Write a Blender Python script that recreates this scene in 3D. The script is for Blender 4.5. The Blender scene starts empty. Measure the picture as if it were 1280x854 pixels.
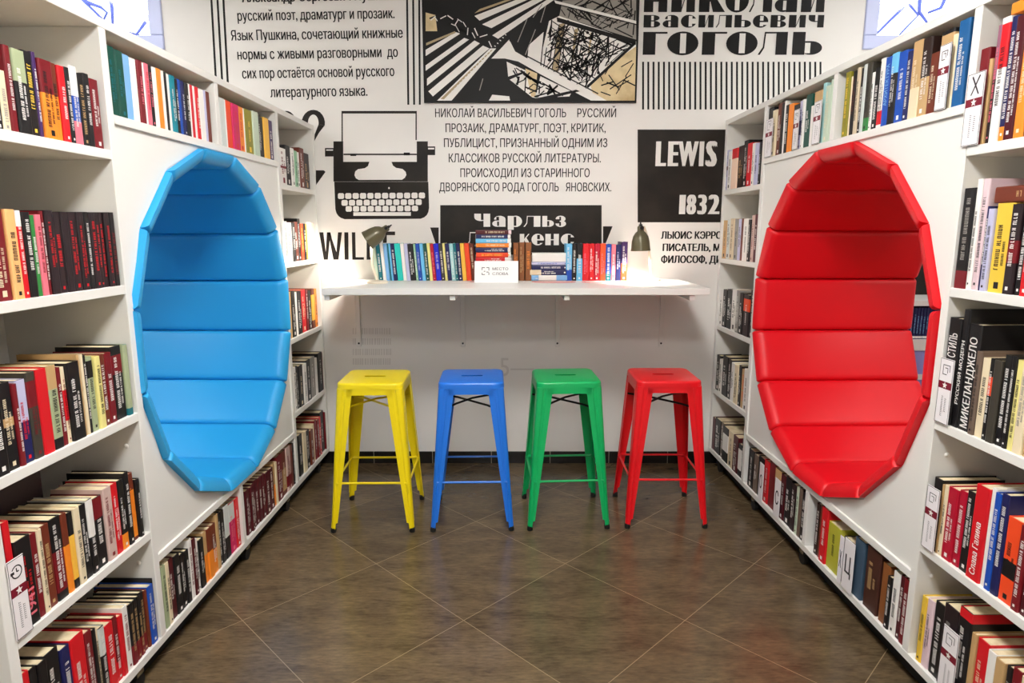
import bpy, bmesh, math, random
from mathutils import Matrix, Vector

# ------------------------------------------------------------ camera, world, light, exposure
SC = bpy.context.scene
COL = SC.collection
PITCH = math.atan(139.0 / 800.0)
cam_d = bpy.data.cameras.new('camera')
cam_d.sensor_width = 36.0
cam_d.lens = 22.5
cam_d.clip_start = 0.02
cam = bpy.data.objects.new('camera', cam_d)
cam.location = (0, 0, 1.45)
cam.rotation_euler = (math.pi / 2 - PITCH, 0, 0)
COL.objects.link(cam)
SC.camera = cam
SC.view_settings.view_transform = 'Standard'
SC.view_settings.look = 'None'
SC.view_settings.gamma = 1.0
SC.view_settings.use_curve_mapping = False
SC.view_settings.exposure = 0.72
world = bpy.data.worlds.new('sky')
SC.world = world
world.use_nodes = True
wbg = world.node_tree.nodes['Background']
wbg.inputs['Color'].default_value = (0.80, 0.90, 1.0, 1)
wbg.inputs['Strength'].default_value = 4.0
CEIL = 3.0
# ceiling fixtures: x, y, emission strength; the last four are unseen, added as fill
FIXTURES = [(0, 1.5, 36), (0, -.3, 30), (0, -2.0, 22), (-2.75, 1.3, 18), (2.75, 1.3, 18), (-2.4, 3.0, 8), (2.4, 3.0, 8)]
FIX_COL = (1.0, 0.975, 0.94)
LAMP_W = 9.0

# ------------------------------------------------------------ materials
def lin(c):
    c /= 255.0
    return c / 12.92 if c <= 0.04045 else ((c + 0.055) / 1.055) ** 2.4
def rgb(r, g, b): return (lin(r), lin(g), lin(b), 1.0)
MATS = {}
def mat(name, col, rough=0.5, metal=0.0, spec=0.5, coat=0.0, bump=None, vary=None):
    if name in MATS: return MATS[name]
    m = bpy.data.materials.new(name); m.use_nodes = True
    nt = m.node_tree; b = nt.nodes['Principled BSDF']
    b.inputs['Base Color'].default_value = col
    b.inputs['Roughness'].default_value = rough
    b.inputs['Metallic'].default_value = metal
    b.inputs['Specular IOR Level'].default_value = spec
    b.inputs['Coat Weight'].default_value = coat
    if bump or vary:
        tc = nt.nodes.new('ShaderNodeTexCoord')
        nz = nt.nodes.new('ShaderNodeTexNoise')
        sc_, st = bump if bump else (vary[0], 0)
        nz.inputs['Scale'].default_value = sc_; nz.inputs['Detail'].default_value = 4
        nt.links.new(tc.outputs['Object'], nz.inputs['Vector'])
        if bump:
            bp = nt.nodes.new('ShaderNodeBump'); bp.inputs['Strength'].default_value = st
            bp.inputs['Distance'].default_value = 0.002
            nt.links.new(nz.outputs['Fac'], bp.inputs['Height']); nt.links.new(bp.outputs['Normal'], b.inputs['Normal'])
        if vary:
            mx = nt.nodes.new('ShaderNodeMix'); mx.data_type = 'RGBA'
            mx.inputs['A'].default_value = col; mx.inputs['B'].default_value = vary[1]
            rp = nt.nodes.new('ShaderNodeValToRGB'); rp.color_ramp.elements[0].position = .42; rp.color_ramp.elements[1].position = .68
            nz2 = nt.nodes.new('ShaderNodeTexNoise'); nz2.inputs['Scale'].default_value = vary[0]; nz2.inputs['Detail'].default_value = 5
            nt.links.new(tc.outputs['Object'], nz2.inputs['Vector'])
            nt.links.new(nz2.outputs['Fac'], rp.inputs['Fac']); nt.links.new(rp.outputs['Color'], mx.inputs['Factor'])
            nt.links.new(mx.outputs['Result'], b.inputs['Base Color'])
    MATS[name] = m
    return m
def emit(name, col, s):
    m = bpy.data.materials.new(name); m.use_nodes = True
    nt = m.node_tree; nt.nodes.remove(nt.nodes['Principled BSDF'])
    e = nt.nodes.new('ShaderNodeEmission'); e.inputs['Color'].default_value = (*col, 1); e.inputs['Strength'].default_value = s
    nt.links.new(e.outputs[0], nt.nodes['Material Output'].inputs['Surface'])
    return m

M_WHITE = mat('white laminate', rgb(232, 231, 226), 0.38)
M_WALL = mat('white wall paint', rgb(236, 233, 228), 0.6, bump=(60, .12), vary=(1.4, rgb(229, 226, 221)))
M_CEIL = mat('ceiling paint', rgb(238, 238, 238), 0.8)
M_INK = mat('black wall ink', rgb(10, 8, 8), 0.55, spec=.3)
M_BOARD = mat('black brown wall print', rgb(24, 19, 16), 0.5, spec=.3, vary=(5, rgb(38, 32, 26)))
M_GHOST = mat('painted over lettering', rgb(216, 212, 207), 0.6)
M_CREAM = mat('print cream', rgb(226, 206, 160), 0.6, vary=(9, rgb(190, 165, 118)))
M_TAN = mat('print tan', rgb(178, 160, 122), 0.6)
M_GREY = mat('print grey', rgb(150, 146, 138), 0.6)
M_PWHITE = mat('print white', rgb(240, 238, 232), 0.6)
M_TILEB = mat('black skirting tile', rgb(26, 24, 23), 0.22)
M_GROUT = mat('pale grout', rgb(176, 164, 146), 0.8)
M_GAPSHADE = mat('black plinth board', rgb(12, 12, 12), 0.7)  # stands in for the dark shade beneath the book walls
M_BLACK = mat('black rubber', rgb(14, 14, 14), 0.6)
M_BLKMET = mat('black steel', rgb(18, 18, 18), 0.4, 0.3)
M_CHROME = mat('steel', rgb(190, 190, 190), 0.25, 1.0)
M_PAPER = mat('book pages', rgb(230, 214, 180), 0.85, vary=(40, rgb(212, 192, 152)))
M_BLUEPAD = mat('blue leatherette', rgb(38, 164, 228), 0.45, bump=(220, .10))
M_REDPAD = mat('red leatherette', rgb(224, 6, 26), 0.45, bump=(220, .10))
M_OLIVE = mat('olive lamp enamel', rgb(98, 92, 68), 0.3, 0.2)
M_LAMPW = mat('cream lamp enamel', rgb(232, 220, 198), 0.4)

def floor_material():
    m = bpy.data.materials.new('diagonal stone tiles'); m.use_nodes = True
    nt = m.node_tree; L = nt.links; b = nt.nodes['Principled BSDF']
    def n(t, **k):
        x = nt.nodes.new(t)
        for a, v in k.items(): setattr(x, a, v)
        return x
    tc = n('ShaderNodeTexCoord')
    mp = n('ShaderNodeMapping')
    mp.inputs['Location'].default_value = (TILE_OX, TILE_OY, 0)
    mp.inputs['Rotation'].default_value = (0, 0, math.pi / 4)
    L.new(tc.outputs['Object'], mp.inputs['Vector'])
    br = n('ShaderNodeTexBrick')
    br.offset = 0.0; br.squash = 1.0
    br.inputs['Scale'].default_value = 1.0
    br.inputs['Brick Width'].default_value = TILE; br.inputs['Row Height'].default_value = TILE
    br.inputs['Mortar Size'].default_value = 0.0014; br.inputs['Mortar Smooth'].default_value = 0.1
    br.inputs['Color1'].default_value = (0, 0, 0, 1); br.inputs['Color2'].default_value = (1, 1, 1, 1)
    L.new(mp.outputs['Vector'], br.inputs['Vector'])
    # stone: streaks plus fine grain
    ms = n('ShaderNodeMapping'); ms.inputs['Scale'].default_value = (1.3, 3.6, 1)
    ms.inputs['Rotation'].default_value = (0, 0, 0.1)
    L.new(tc.outputs['Object'], ms.inputs['Vector'])
    n1 = n('ShaderNodeTexNoise'); n1.inputs['Scale'].default_value = 3.2; n1.inputs['Detail'].default_value = 12; n1.inputs['Roughness'].default_value = .62; n1.inputs['Distortion'].default_value = .5
    L.new(ms.outputs['Vector'], n1.inputs['Vector'])
    n2 = n('ShaderNodeTexNoise'); n2.inputs['Scale'].default_value = 60; n2.inputs['Detail'].default_value = 6; n2.inputs['Roughness'].default_value = .7
    m2 = n('ShaderNodeMapping'); m2.inputs['Scale'].default_value = (.35, 1.6, 1); m2.inputs['Rotation'].default_value = (0, 0, -.12)
    L.new(tc.outputs['Object'], m2.inputs['Vector']); L.new(m2.outputs['Vector'], n2.inputs['Vector'])
    r1 = n('ShaderNodeValToRGB')
    r1.color_ramp.elements[0].position = .15; r1.color_ramp.elements[0].color = FLOOR_A
    r1.color_ramp.elements[1].position = .85; r1.color_ramp.elements[1].color = FLOOR_B
    L.new(n1.outputs['Fac'], r1.inputs['Fac'])
    r2 = n('ShaderNodeValToRGB')
    r2.color_ramp.elements[0].position = .35; r2.color_ramp.elements[0].color = (.66, .66, .66, 1)
    r2.color_ramp.elements[1].position = .7; r2.color_ramp.elements[1].color = (1.3, 1.28, 1.22, 1)
    L.new(n2.outputs['Fac'], r2.inputs['Fac'])
    mu = n('ShaderNodeMix', data_type='RGBA', blend_type='MULTIPLY'); mu.inputs['Factor'].default_value = 1
    L.new(r1.outputs['Color'], mu.inputs['A']); L.new(r2.outputs['Color'], mu.inputs['B'])
    # every tile a little lighter or darker than the next
    tv = n('ShaderNodeMapRange'); tv.inputs['To Min'].default_value = .86; tv.inputs['To Max'].default_value = 1.12
    L.new(br.outputs['Color'], tv.inputs['Value'])
    mt = n('ShaderNodeMix', data_type='RGBA', blend_type='MULTIPLY'); mt.inputs['Factor'].default_value = 1
    L.new(mu.outputs['Result'], mt.inputs['A']); L.new(tv.outputs['Result'], mt.inputs['B'])
    mg = n('ShaderNodeMix', data_type='RGBA'); mg.inputs['B'].default_value = rgb(150, 130, 100)
    L.new(br.outputs['Fac'], mg.inputs['Factor']); L.new(mt.outputs['Result'], mg.inputs['A'])
    L.new(mg.outputs['Result'], b.inputs['Base Color'])
    rr = n('ShaderNodeMapRange'); rr.inputs['To Min'].default_value = .19; rr.inputs['To Max'].default_value = .23
    L.new(n1.outputs['Fac'], rr.inputs['Value']); L.new(rr.outputs['Result'], b.inputs['Roughness'])
    bp = n('ShaderNodeBump'); bp.inputs['Strength'].default_value = .05; bp.inputs['Distance'].default_value = .001
    L.new(n2.outputs['Fac'], bp.inputs['Height']); L.new(bp.outputs['Normal'], b.inputs['Normal'])
    return m
TILE = 0.59
_c = math.cos(math.pi / 4)
# a grout crossing lies at (0.235, 2.615)
TILE_OX = -(0.235 * _c - 2.615 * _c); TILE_OY = -(0.235 * _c + 2.615 * _c)
FLOOR_A = rgb(66, 53, 40); FLOOR_B = rgb(122, 104, 78)

# ------------------------------------------------------------ helpers
def link(name, bm, mats, parent=None, smooth=False, mw=None, angle=None):
    me = bpy.data.meshes.new(name)
    bm.normal_update()
    bm.to_mesh(me); bm.free()
    for m in (mats if isinstance(mats, (list, tuple)) else [mats]): me.materials.append(m)
    if smooth:
        for p in me.polygons: p.use_smooth = True
        if angle: me.set_sharp_from_angle(angle=math.radians(angle))
    o = bpy.data.objects.new(name, me); COL.objects.link(o)
    if parent is not None: o.parent = parent
    if mw is not None: o.matrix_local = mw
    return o
def tag(o, label, cat, group=None):
    o['label'] = label; o['category'] = cat
    if group: o['group'] = group
    return o
def empty(name, label, cat, mw, group=None):
    o = bpy.data.objects.new(name, None); COL.objects.link(o)
    o.empty_display_size = .05; o.matrix_world = mw
    return tag(o, label, cat, group)
def struct(o):
    o['kind'] = 'structure'; return o
def box(bm, x0, x1, y0, y1, z0, z1, mi=0, bev=0.0, seg=2):
    if x1 < x0: x0, x1 = x1, x0
    vs = [bm.verts.new(p) for p in ((x0, y0, z0), (x1, y0, z0), (x1, y1, z0), (x0, y1, z0), (x0, y0, z1), (x1, y0, z1), (x1, y1, z1), (x0, y1, z1))]
    fs = [bm.faces.new([vs[i] for i in q]) for q in ((3, 2, 1, 0), (4, 5, 6, 7), (0, 1, 5, 4), (1, 2, 6, 5), (2, 3, 7, 6), (3, 0, 4, 7))]
    for f in fs: f.material_index = mi
    if bev:
        es = list({e for f in fs for e in f.edges})
        bmesh.ops.bevel(bm, geom=es, offset=bev, segments=seg, affect='EDGES', profile=.5)
def newbox(name, mats, parent, *a, **k):
    bm = bmesh.new(); box(bm, *a, **k)
    return link(name, bm, mats, parent)
def tube(bm, pts, rad, n=10, cap=True, mi=0):
    pts = [Vector(p) for p in pts]; rads = rad if isinstance(rad, (list, tuple)) else [rad] * len(pts)
    rings = []; ref = None
    for i, p in enumerate(pts):
        d = (pts[min(i + 1, len(pts) - 1)] - pts[max(i - 1, 0)]).normalized()
        if ref is None:
            ref = d.cross(Vector((0, 0, 1)))
            if ref.length < .01: ref = d.cross(Vector((1, 0, 0)))
        ref = (ref - d * ref.dot(d)).normalized(); bn = d.cross(ref)
        rings.append([bm.verts.new(p + (ref * math.cos(t) + bn * math.sin(t)) * rads[i]) for t in [2 * math.pi * k / n for k in range(n)]])
    for a, b in zip(rings, rings[1:]):
        for k in range(n):
            f = bm.faces.new((a[k], a[(k + 1) % n], b[(k + 1) % n], b[k])); f.material_index = mi
    if cap:
        bm.faces.new(rings[0][::-1]).material_index = mi; bm.faces.new(rings[-1]).material_index = mi
def lathe(bm, prof, n=32, mi=0):
    rings = [[bm.verts.new((r * math.cos(2 * math.pi * k / n), r * math.sin(2 * math.pi * k / n), z)) for k in range(n)] for r, z in prof]
    for a, b in zip(rings, rings[1:]):
        for k in range(n):
            f = bm.faces.new((a[k], a[(k + 1) % n], b[(k + 1) % n], b[k])); f.material_index = mi
    return rings
def loft(bm, loops, closed=True, mi=0):
    rs = [[bm.verts.new(p) for p in l] for l in loops]
    n = len(rs[0])
    for a, b in zip(rs, rs[1:]):
        for k in range(n if closed else n - 1):
            bm.faces.new((a[k], a[(k + 1) % n], b[(k + 1) % n], b[k])).material_index = mi
    return rs
def axis_matrix(loc, d):
    d = Vector(d).normalized()
    return Matrix.Translation(loc) @ d.to_track_quat('Z', 'Y').to_matrix().to_4x4()
T = Matrix.Translation
def RZ(a): return Matrix.Rotation(a, 4, 'Z')

# lettering: font outlines filled by the non-zero rule, as thin slices of mesh
def glyph_mesh(s):
    cu = bpy.data.curves.new('lettering', 'FONT'); cu.body = s; cu.size = 1.0; cu.resolution_u = 3; cu.fill_mode = 'NONE'
    ob = bpy.data.objects.new('lettering', cu); COL.objects.link(ob)
    bpy.context.view_layer.update()
    me = bpy.data.meshes.new_from_object(ob.evaluated_get(bpy.context.evaluated_depsgraph_get()))
    co = [(v.co.x, v.co.y) for v in me.vertices]
    nxt = {e.vertices[0]: e.vertices[1] for e in me.edges}
    bpy.data.objects.remove(ob); bpy.data.curves.remove(cu); bpy.data.meshes.remove(me)
    loops, seen = [], set()
    for a in list(nxt):
        if a in seen: continue
        lp = []; k = a
        while k not in seen and k in nxt: seen.add(k); lp.append(co[k]); k = nxt[k]
        loops.append(lp)
    loops.sort(key=lambda l: min(p[0] for p in l))
    groups = []
    for l in loops:
        lo, hi = min(p[0] for p in l), max(p[0] for p in l)
        if groups and lo < groups[-1][0]: groups[-1][1].append(l); groups[-1][0] = max(groups[-1][0], hi)
        else: groups.append([hi, [l]])
    quads = []
    for _, ls in groups:
        es = []
        for l in ls:
            for p, q in zip(l, l[1:] + l[:1]):
                if abs(p[1] - q[1]) > 1e-6: es.append((p, q))
        ys = sorted({round(p[1], 4) for l in ls for p in l})
        for y0, y1 in zip(ys, ys[1:]):
            ym = (y0 + y1) / 2; cr = []
            for p, q in es:
                if (p[1] > ym) != (q[1] > ym):
                    f = lambda y: p[0] + (q[0] - p[0]) * (y - p[1]) / (q[1] - p[1])
                    cr.append((f(ym), f(y0), f(y1), 1 if q[1] > p[1] else -1))
            cr.sort(); w = 0
            for c, d in zip(cr, cr[1:]):
                w += c[3]
                if w: quads.append(((c[1], y0), (d[1], y0), (d[2], y1), (c[2], y1)))
    return quads
_cap = []
def put_text(bm, s, x0, x1, cap, bold, fn, mi=0, lift=(0, 0, 0)):
    """fn maps (along, up) measured from the start of the baseline to a point"""
    if not _cap:
        v = [p[1] for q in glyph_mesh('Н') for p in q]; _cap.append(max(v) - min(v))
    qs = glyph_mesh(s)
    a = min(p[0] for q in qs for p in q); b = max(p[0] for q in qs for p in q)
    sx = (x1 - x0) / (b - a + 2 * bold); sy = cap / _cap[0]
    lift = Vector(lift)
    # heavier strokes: the outline is struck several times, each a little to the side
    for n_, sh in enumerate([-bold, -bold * .33, bold * .33, bold] if bold > .02 else [-bold, bold] if bold > 0 else [0]):
        for q in qs:
            bm.faces.new([bm.verts.new(Vector(fn((x - a + bold + sh) * sx, y * sy)) + lift * n_) for x, y in q]).material_index = mi

# ------------------------------------------------------------ measured tables
ROWS = [
    ('L', 'top shelf left of blue seat', 1.680, 'right',
     '~15088,15306,110,W:K;15306,15558,110,K:W;15558,15803,136,CR:GY;15803,15998,196,DR:W;15998,16404,194,K:W|.62-1SG;16404,16710,200,K:Y;16710,16855,204,PU:W;16855,17317,193,O:K|.58-1DR;17317,17558,194,O:K|.58-1BR;17558,17812,193,R:W;17812,18005,195,K:W;18005,18319,204,W:W|0-.3P|.3-.62B;18319,18583,191,K:TN;18583,18825,197,K:W;18825,19200,189,DR:W'),
    ('L', 'second shelf left of blue seat', 1.287, 'right',
     '~14416,14675,212,DR:W;14675,15162,211,DR:CR;15162,15481,212,TO:K;15481,15680,210,R:W|.82-1W;15680,15942,207,K:W;15942,16121,200,G:W;16121,16328,202,P:DR;16328,16468,211,DR:W;16468,16757,213,BK:R;16757,17055,210,BK:R;17055,17312,211,BK;17312,17657,211,BK:R;17657,17932,212,BK:R;17932,18130,213,K:W;18130,18390,212,BK:R;18390,18580,213,BK:R;18580,18780,214,BK:R;18780,18996,214,BK:R;18996,19237,215,K:DR'),
    ('L', 'third shelf left of blue seat', 0.889, 'right',
     '~13760,13935,234,K:W;13935,14320,224,K:W;14320,14693,211,K:CR|.5-.6TN;14693,14843,202,DR:W;14843,15158,207,N:R|.5-1LV;15158,15462,219,GD:DR|.6-.9DR;15462,15832,220,R;15832,16175,221,SG:K|0-.13K|.72-1TN;16175,16368,209,DR:W;16368,16532,207,CR:DR|.3-.7R;16532,17023,214,K:W;17023,17122,228,TN;17122,17228,227,CR;17228,17380,222,K:W;17380,17646,213,SG:K|.72-.95K;17646,17905,209,PY:K;17905,18163,210,BR:W;18163,18485,209,DR:W;18485,18989,222,K:W|.62-.88DR;18989,19225,219,TE|.1-1SG'),
    ('L', 'fourth shelf left of blue seat', 0.492, 'right',
     '13760,13901,284,TD:W;13901,14125,286,R;14125,14622,227,K:R;14622,14844,221,DR:W;14844,15012,222,CR:K;15012,15325,222,BR:TN;15325,15716,226,K:W|.1-.6DR;15716,15944,223,BR|0-.6O;15944,16161,216,K|.12-.7YO;16161,16410,218,CR:K;16410,16704,215,K:W;16704,16969,218,K:W|.5-1W;16969,17400,209,K:W|.7-1DR;17400,17789,221,GP:DR;17789,18087,219,R:W;18087,18382,219,K:W|0-.22O;18382,18640,232,K:W;18640,18917,218,BR:O|.05-.75O;18917,19106,191,K:W'),
    ('L', 'bottom shelf left of blue seat', 0.113, 'right',
     '13763,14048,279,R;14048,14307,272,K;14307,14603,270,K;14603,15094,271,K:W;15094,15440,252,N:W;15440,15971,256,R:W;15971,16283,239,DR:W;16283,16429,231,K;16429,16559,226,CR:K;16559,16818,215,K:W|.6-1GW;16818,17192,204,R:W;17192,17430,207,DR:W|0-.3R;17430,17647,197,R;17647,17916,211,W:DR;17916,18158,204,K:TN|0-.32DR;18158,18385,202,K:TN|0-.32DR;18385,18587,202,K:TN|0-.32DR;18587,18808,203,K:TN|0-.32DR;~18808,18943,199,BR;18943,19249,202,B:W;~19249,19290,217,K:W'),
    ('L', 'left half of shelf above blue seat', 1.785, 'left',
     '19771,20131,197,DG:TE;20131,20512,194,DG:TE;20512,20887,192,LB;20887,21204,190,W;21204,21480,192,DR:P;~21480,21606,190,W;21606,21854,192,P:R;21854,22101,193,K:P;22101,22338,192,W;22338,22621,194,O;~22621,22719,192,W;22719,22936,192,K;22936,23166,191,W;23166,23479,191,T:W;23479,23693,185,K:W;~23693,23893,189,B;23893,24105,188,N:W;24105,24341,185,K:W;~24341,24484,187,W;~24484,24708,187,R;~24708,24905,189,W;~24905,25127,189,R:W;25127,25540,188,W;~25540,25730,190,LV;25730,26054,190,BR'),
    ('L', 'right half of shelf above blue seat', 1.785, 'left',
     '~26560,26727,181,K;26727,27196,188,GW;~27196,27316,187,W;27316,27869,190,OR;27869,28511,187,MG:R;28511,29074,188,O:R;~29074,29225,188,W;29225,29962,190,OL:Y;29962,30601,193,PG;~30601,30908,186,K:W;~30908,31252,182,K;31252,31867,187,YO;~31867,32369,185,PU:W'),
    ('L', 'top shelf right of blue seat', 1.680, 'left',
     '33103,33991,179,W:DR|.45-.52DR;33991,34710,202,K:W;~34710,35172,196,W:K;~35172,35626,188,LG:K;~35626,36092,187,W:K;36092,36814,215,BR:W;36814,37730,196,BK:TN'),
    ('L', 'second shelf right of blue seat', 1.287, 'left',
     '~33176,33564,209,GW:K;33564,34176,203,W:K;~34176,34643,204,K:W;~34643,35208,208,BR:W;~35208,35586,226,K:W;~35586,36002,200,OR:Y;~36002,36396,200,K:W;~36396,36800,198,YO;~36800,37503,209,W;~37503,37998,205,PC'),
    ('L', 'third shelf right of blue seat', 0.889, 'left',
     '~33026,33507,243,TN;33507,34058,243,K:W;~34058,34454,233,W;34454,35125,233,K:W;35125,35822,236,R:CR;~35822,36196,229,DR:W;~36196,36739,222,K:W;~36739,37232,228,BR|.2-.85YO;~37232,37704,223,O:K'),
    ('L', 'fourth shelf right of blue seat', 0.492, 'left',
     '~33231,33608,235,W:K;~33608,33993,235,K:W;33993,34655,229,K:CR;~34655,35202,225,W:K;35202,35909,235,K:W;35909,36795,233,GY:W;~36795,37253,215,W;37253,38042,236,K:W;~38042,38140,228,DR:W'),
    ('L', 'bottom shelf right of blue seat', 0.113, 'left',
     '~33436,34019,232,K:W;~34019,34567,227,CR;~34567,35188,218,K:W;~35188,35712,204,BR:W;~35712,36100,223,CR;~36100,36465,236,DR:W;~36465,36869,229,DR:W;~36869,37249,232,R:W;~37249,37965,251,K:W;~37965,38140,233,DR'),
    ('L', 'right half of row under blue seat', 0.113, 'left',
     '26539,26965,205,MR:W;~26965,27227,206,MR:W;~27227,27553,209,MR:W;~27553,27887,214,MR:W;~27887,28244,213,MR:W;~28244,28609,212,MR:W;28609,29132,207,MR:W;29132,29639,204,MR:W;~29639,29898,216,TN|0-.5O;~29898,30127,213,CR;30127,30795,231,DR:W;30795,31414,229,BR:CR|.1-.6TN;31414,31998,235,GP:DR|.1-.35DR;~31998,32358,226,BR;~32358,32570,224,K:W'),
    ('L', 'left half of row under blue seat', 0.113, 'left',
     '19780,20028,224,SG:K;20028,20258,224,CR:K;20258,20613,221,MR:W;20613,20979,218,K:W;20979,21293,203,K:W;21293,21550,202,K:W;21550,21813,230,W:DR;21813,22055,220,MR:W;22055,22288,205,W:K;22288,22638,193,K:W;22638,22926,203,TN|0-.55O;22926,23295,205,BR|0-.55O;23295,23675,201,BR:W|0-.5O;~23675,23909,228,TN;~23909,24146,225,K:W;24146,24470,219,K:W;24470,24886,229,K|.4-1GW;24886,25438,216,MG:P|.65-1GW;25438,25810,215,R:W'),
    ('R', 'top shelf right of red seat', 1.680, 'left',
     '18156,18490,253,DR;18038,18156,221,TN;17864,18038,301,BK:P|.55-1MV;17568,17864,313,W:K|.6-.95R;17336,17568,308,N:W|0-.12O;17011,17336,301,MR:W;16688,17011,293,O:CR;16479,16688,284,K:W;~16212,16479,275,DR:W;~16005,16212,266,CR:K'),
    ('R', 'second shelf right of red seat', 1.287, 'left',
     '18029,18490,279,K:GY|0-.18DR;17843,18029,301,W:K;17600,17843,300,PK:K;17498,17600,227,N:W;17276,17498,220,LV:K;16689,17276,233,YE:K;16371,16689,229,BK:W|.35-.6DR;16140,16371,222,K:W;15842,16140,215,R:W;~15602,15842,216,W:K'),
    ('R', 'third shelf right of red seat', 0.889, 'left',
     '17983,18453,313,K;17733,17983,342,K;17267,17733,305,K;17064,17267,235,GB:K;16782,17064,221,CR:K;16610,16782,225,K:W|.55-.78OR;16342,16610,224,GD;16081,16342,243,K:W;15923,16081,245,K:W;15724,15923,238,PY:K;15434,15724,242,CR:GY;15229,15434,159,TN:K;~15029,15229,174,K:W;~14807,15029,184,DR'),
    ('R', 'fourth shelf right of red seat', 0.492, 'left',
     '17985,18355,226,K;17880,17985,216,TN;17722,17880,219,CR:K;17322,17722,222,CI:W;17040,17322,228,CI:W;16681,17040,239,K:W;16189,16681,273,R;16030,16189,281,W;15810,16030,275,B:W;15546,15810,283,N:W;15077,15546,231,OR:K|.3-.5K;14834,15077,229,DR:W;14610,14834,231,MR:W;~14337,14610,239,K:W;~14023,14337,249,CR:K'),
    ('R', 'bottom shelf right of red seat', 0.113, 'left',
     '18031,18277,220,YE:K;17730,18031,226,PK:K;17285,17730,237,K:W;16676,17285,258,BK:GY;16173,16676,286,K:W|.9-1R;15988,16173,236,TN;15564,15988,234,R:CR;15264,15564,227,W;14953,15264,225,TN;14752,14953,225,K:W;14478,14752,235,DR:W;14176,14478,231,CR;13884,14176,251,K'),
    ('R', 'right half of shelf above red seat', 1.800, 'left',
     '25271,25597,236,OL:Y;~25121,25271,215,CR;24846,25121,230,K:BR;24634,24846,236,BE:K;24416,24634,230,K:W;24184,24416,236,GW;23866,24184,236,GD:K|0-.2G;23688,23866,197,W:K;23367,23688,208,K:W;23046,23367,230,W:K|.05-.25R;22677,23046,225,B;22320,22677,228,K:W|.72-1SB;21862,22320,224,B:W;21603,21862,214,N:W;21140,21603,236,TN:CR|0-.4CR;20696,21140,232,BD:W|0-.5TN;20303,20696,178,BR:CR;19742,20303,228,K:CR|.8-.95TN;19544,19742,206,CR;19098,19544,236,T3:W'),
    ('R', 'left half of shelf above red seat', 1.800, 'left',
     '32150,32690,234,K;31696,32150,214,CR:K;31192,31696,236,BR:W;~30922,31192,229,K;~30741,30922,236,W;~30408,30741,213,K:W;29945,30408,210,O;29331,29945,198,K;~29061,29331,204,LV:N|.3-.6N;~28848,29061,206,W:K;28330,28848,219,DG:W;~28028,28330,166,W;27377,28028,215,TN;27095,27377,236,LT;26684,27095,219,PG:CR;~26532,26684,236,PG;~26360,26532,219,B:SB|0-.08W'),
    ('R', 'left half of row under red seat', 0.113, 'left',
     '31667,32407,205,K:W;~31144,31667,199,GB:W;30389,31144,208,K:W;29840,30389,216,R:W;29142,29840,228,DR;28494,29142,222,BD|.75-1TN;28005,28494,216,MR:W;27347,28005,224,K:W;26894,27347,216,BK:W;~26629,26894,219,PG:K;~26335,26629,226,GB;25945,26335,220,K:W'),
    ('R', 'right half of row under red seat', 0.113, 'left',
     '24767,25094,222,BD:W;~24528,24767,225,BR;24060,24528,231,R:W;23173,24060,191,LY:K;22862,23173,158,GY;22079,22862,186,BK;21466,22079,224,SL;20488,21318,231,MB:TN;19984,20374,216,TB;19735,19984,188,K:W;19398,19735,221,W:K;19152,19398,224,MR:W;18872,19152,227,DR:W'),
    ('R', 'top shelf left of red seat', 1.680, 'left',
     '~38021,38290,224,LV:K|.5-.6MR;~37438,38021,214,W:K;36596,37438,220,PC|.75-1R;35791,36596,224,BD:TN;35148,35791,243,K:W;34527,35148,221,R:W;~34117,34527,214,W:K;~33694,34117,209,LV:K;~33418,33694,209,K:W'),
    ('R', 'second shelf left of red seat', 1.287, 'left',
     '~37669,38281,220,TN:K;~37076,37669,224,GW:K;~36501,37076,228,BE:K;~35944,36501,225,GY:K;~35403,35944,224,LV:K;~35139,35403,226,BR;34368,35139,225,W:K;~33996,34368,219,K:W;~33631,33996,241,GP:DR;~33274,33631,245,MR:W'),
    ('R', 'third shelf left of red seat', 0.889, 'left',
     '~37733,38275,214,W:K;~37090,37733,219,K:W;36248,37090,226,K:W;35442,36248,233,W:K;~34974,35442,235,GY:W;~34420,34974,226,K:W;33595,34420,223,BK:W|.6-.9OR;33010,33595,252,K:W'),
    ('R', 'fourth shelf left of red seat', 0.492, 'left',
     '~38240,38290,197,W;~37558,38240,215,K:W;~37017,37558,201,W:K;36148,37017,235,K:W;~35590,36148,230,K:W;~35102,35590,221,W:K;~34522,35102,218,CR:K;~34137,34522,228,K:W;~33636,34137,214,TN:OR;33010,33636,227,W:K'),
    ('R', 'bottom shelf left of red seat', 0.113, 'left',
     '~37793,38290,200,MR;36809,37793,211,K:W;~36335,36809,211,GB:W;35420,36335,205,K|.3-.8W;34605,35420,206,CR:K;33851,34605,206,MR:W;~33312,33851,181,K|.2-.85W;~33010,33312,226,K:W'),
    ('T', 'left row on white counter', 1.163, 'left',
     '-7942,-7680,212,PG;~-7680,-7435,212,TE:W;~-7435,-7246,214,W;~-7246,-7027,212,LB;~-7027,-6943,212,TE;~-6943,-6828,212,SB;~-6828,-6598,212,N:W;-6598,-6268,212,TQ;~-6268,-6059,213,W;~-6059,-5849,212,LV;-5849,-5525,210,K:W;~-5525,-5389,210,LG:W;~-5389,-5169,212,B:LV;~-5169,-4955,212,SB;~-4955,-4746,212,DG:W;~-4746,-4557,214,PY;~-4557,-4359,210,CI:P;-4359,-4066,212,RB:LV;~-4066,-3851,212,GD:W;~-3851,-3699,214,PY;~-3699,-3469,212,N:W;~-3469,-3234,212,LT:W;~-3234,-3077,212,TE:W;~-3077,-2842,213,N:W;~-2842,-2601,214,YO;-2601,-2318,214,OR;~-2318,-2078,212,BR:CR'),
    ('T', 'brown trio on white counter', 1.163, 'left',
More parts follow.
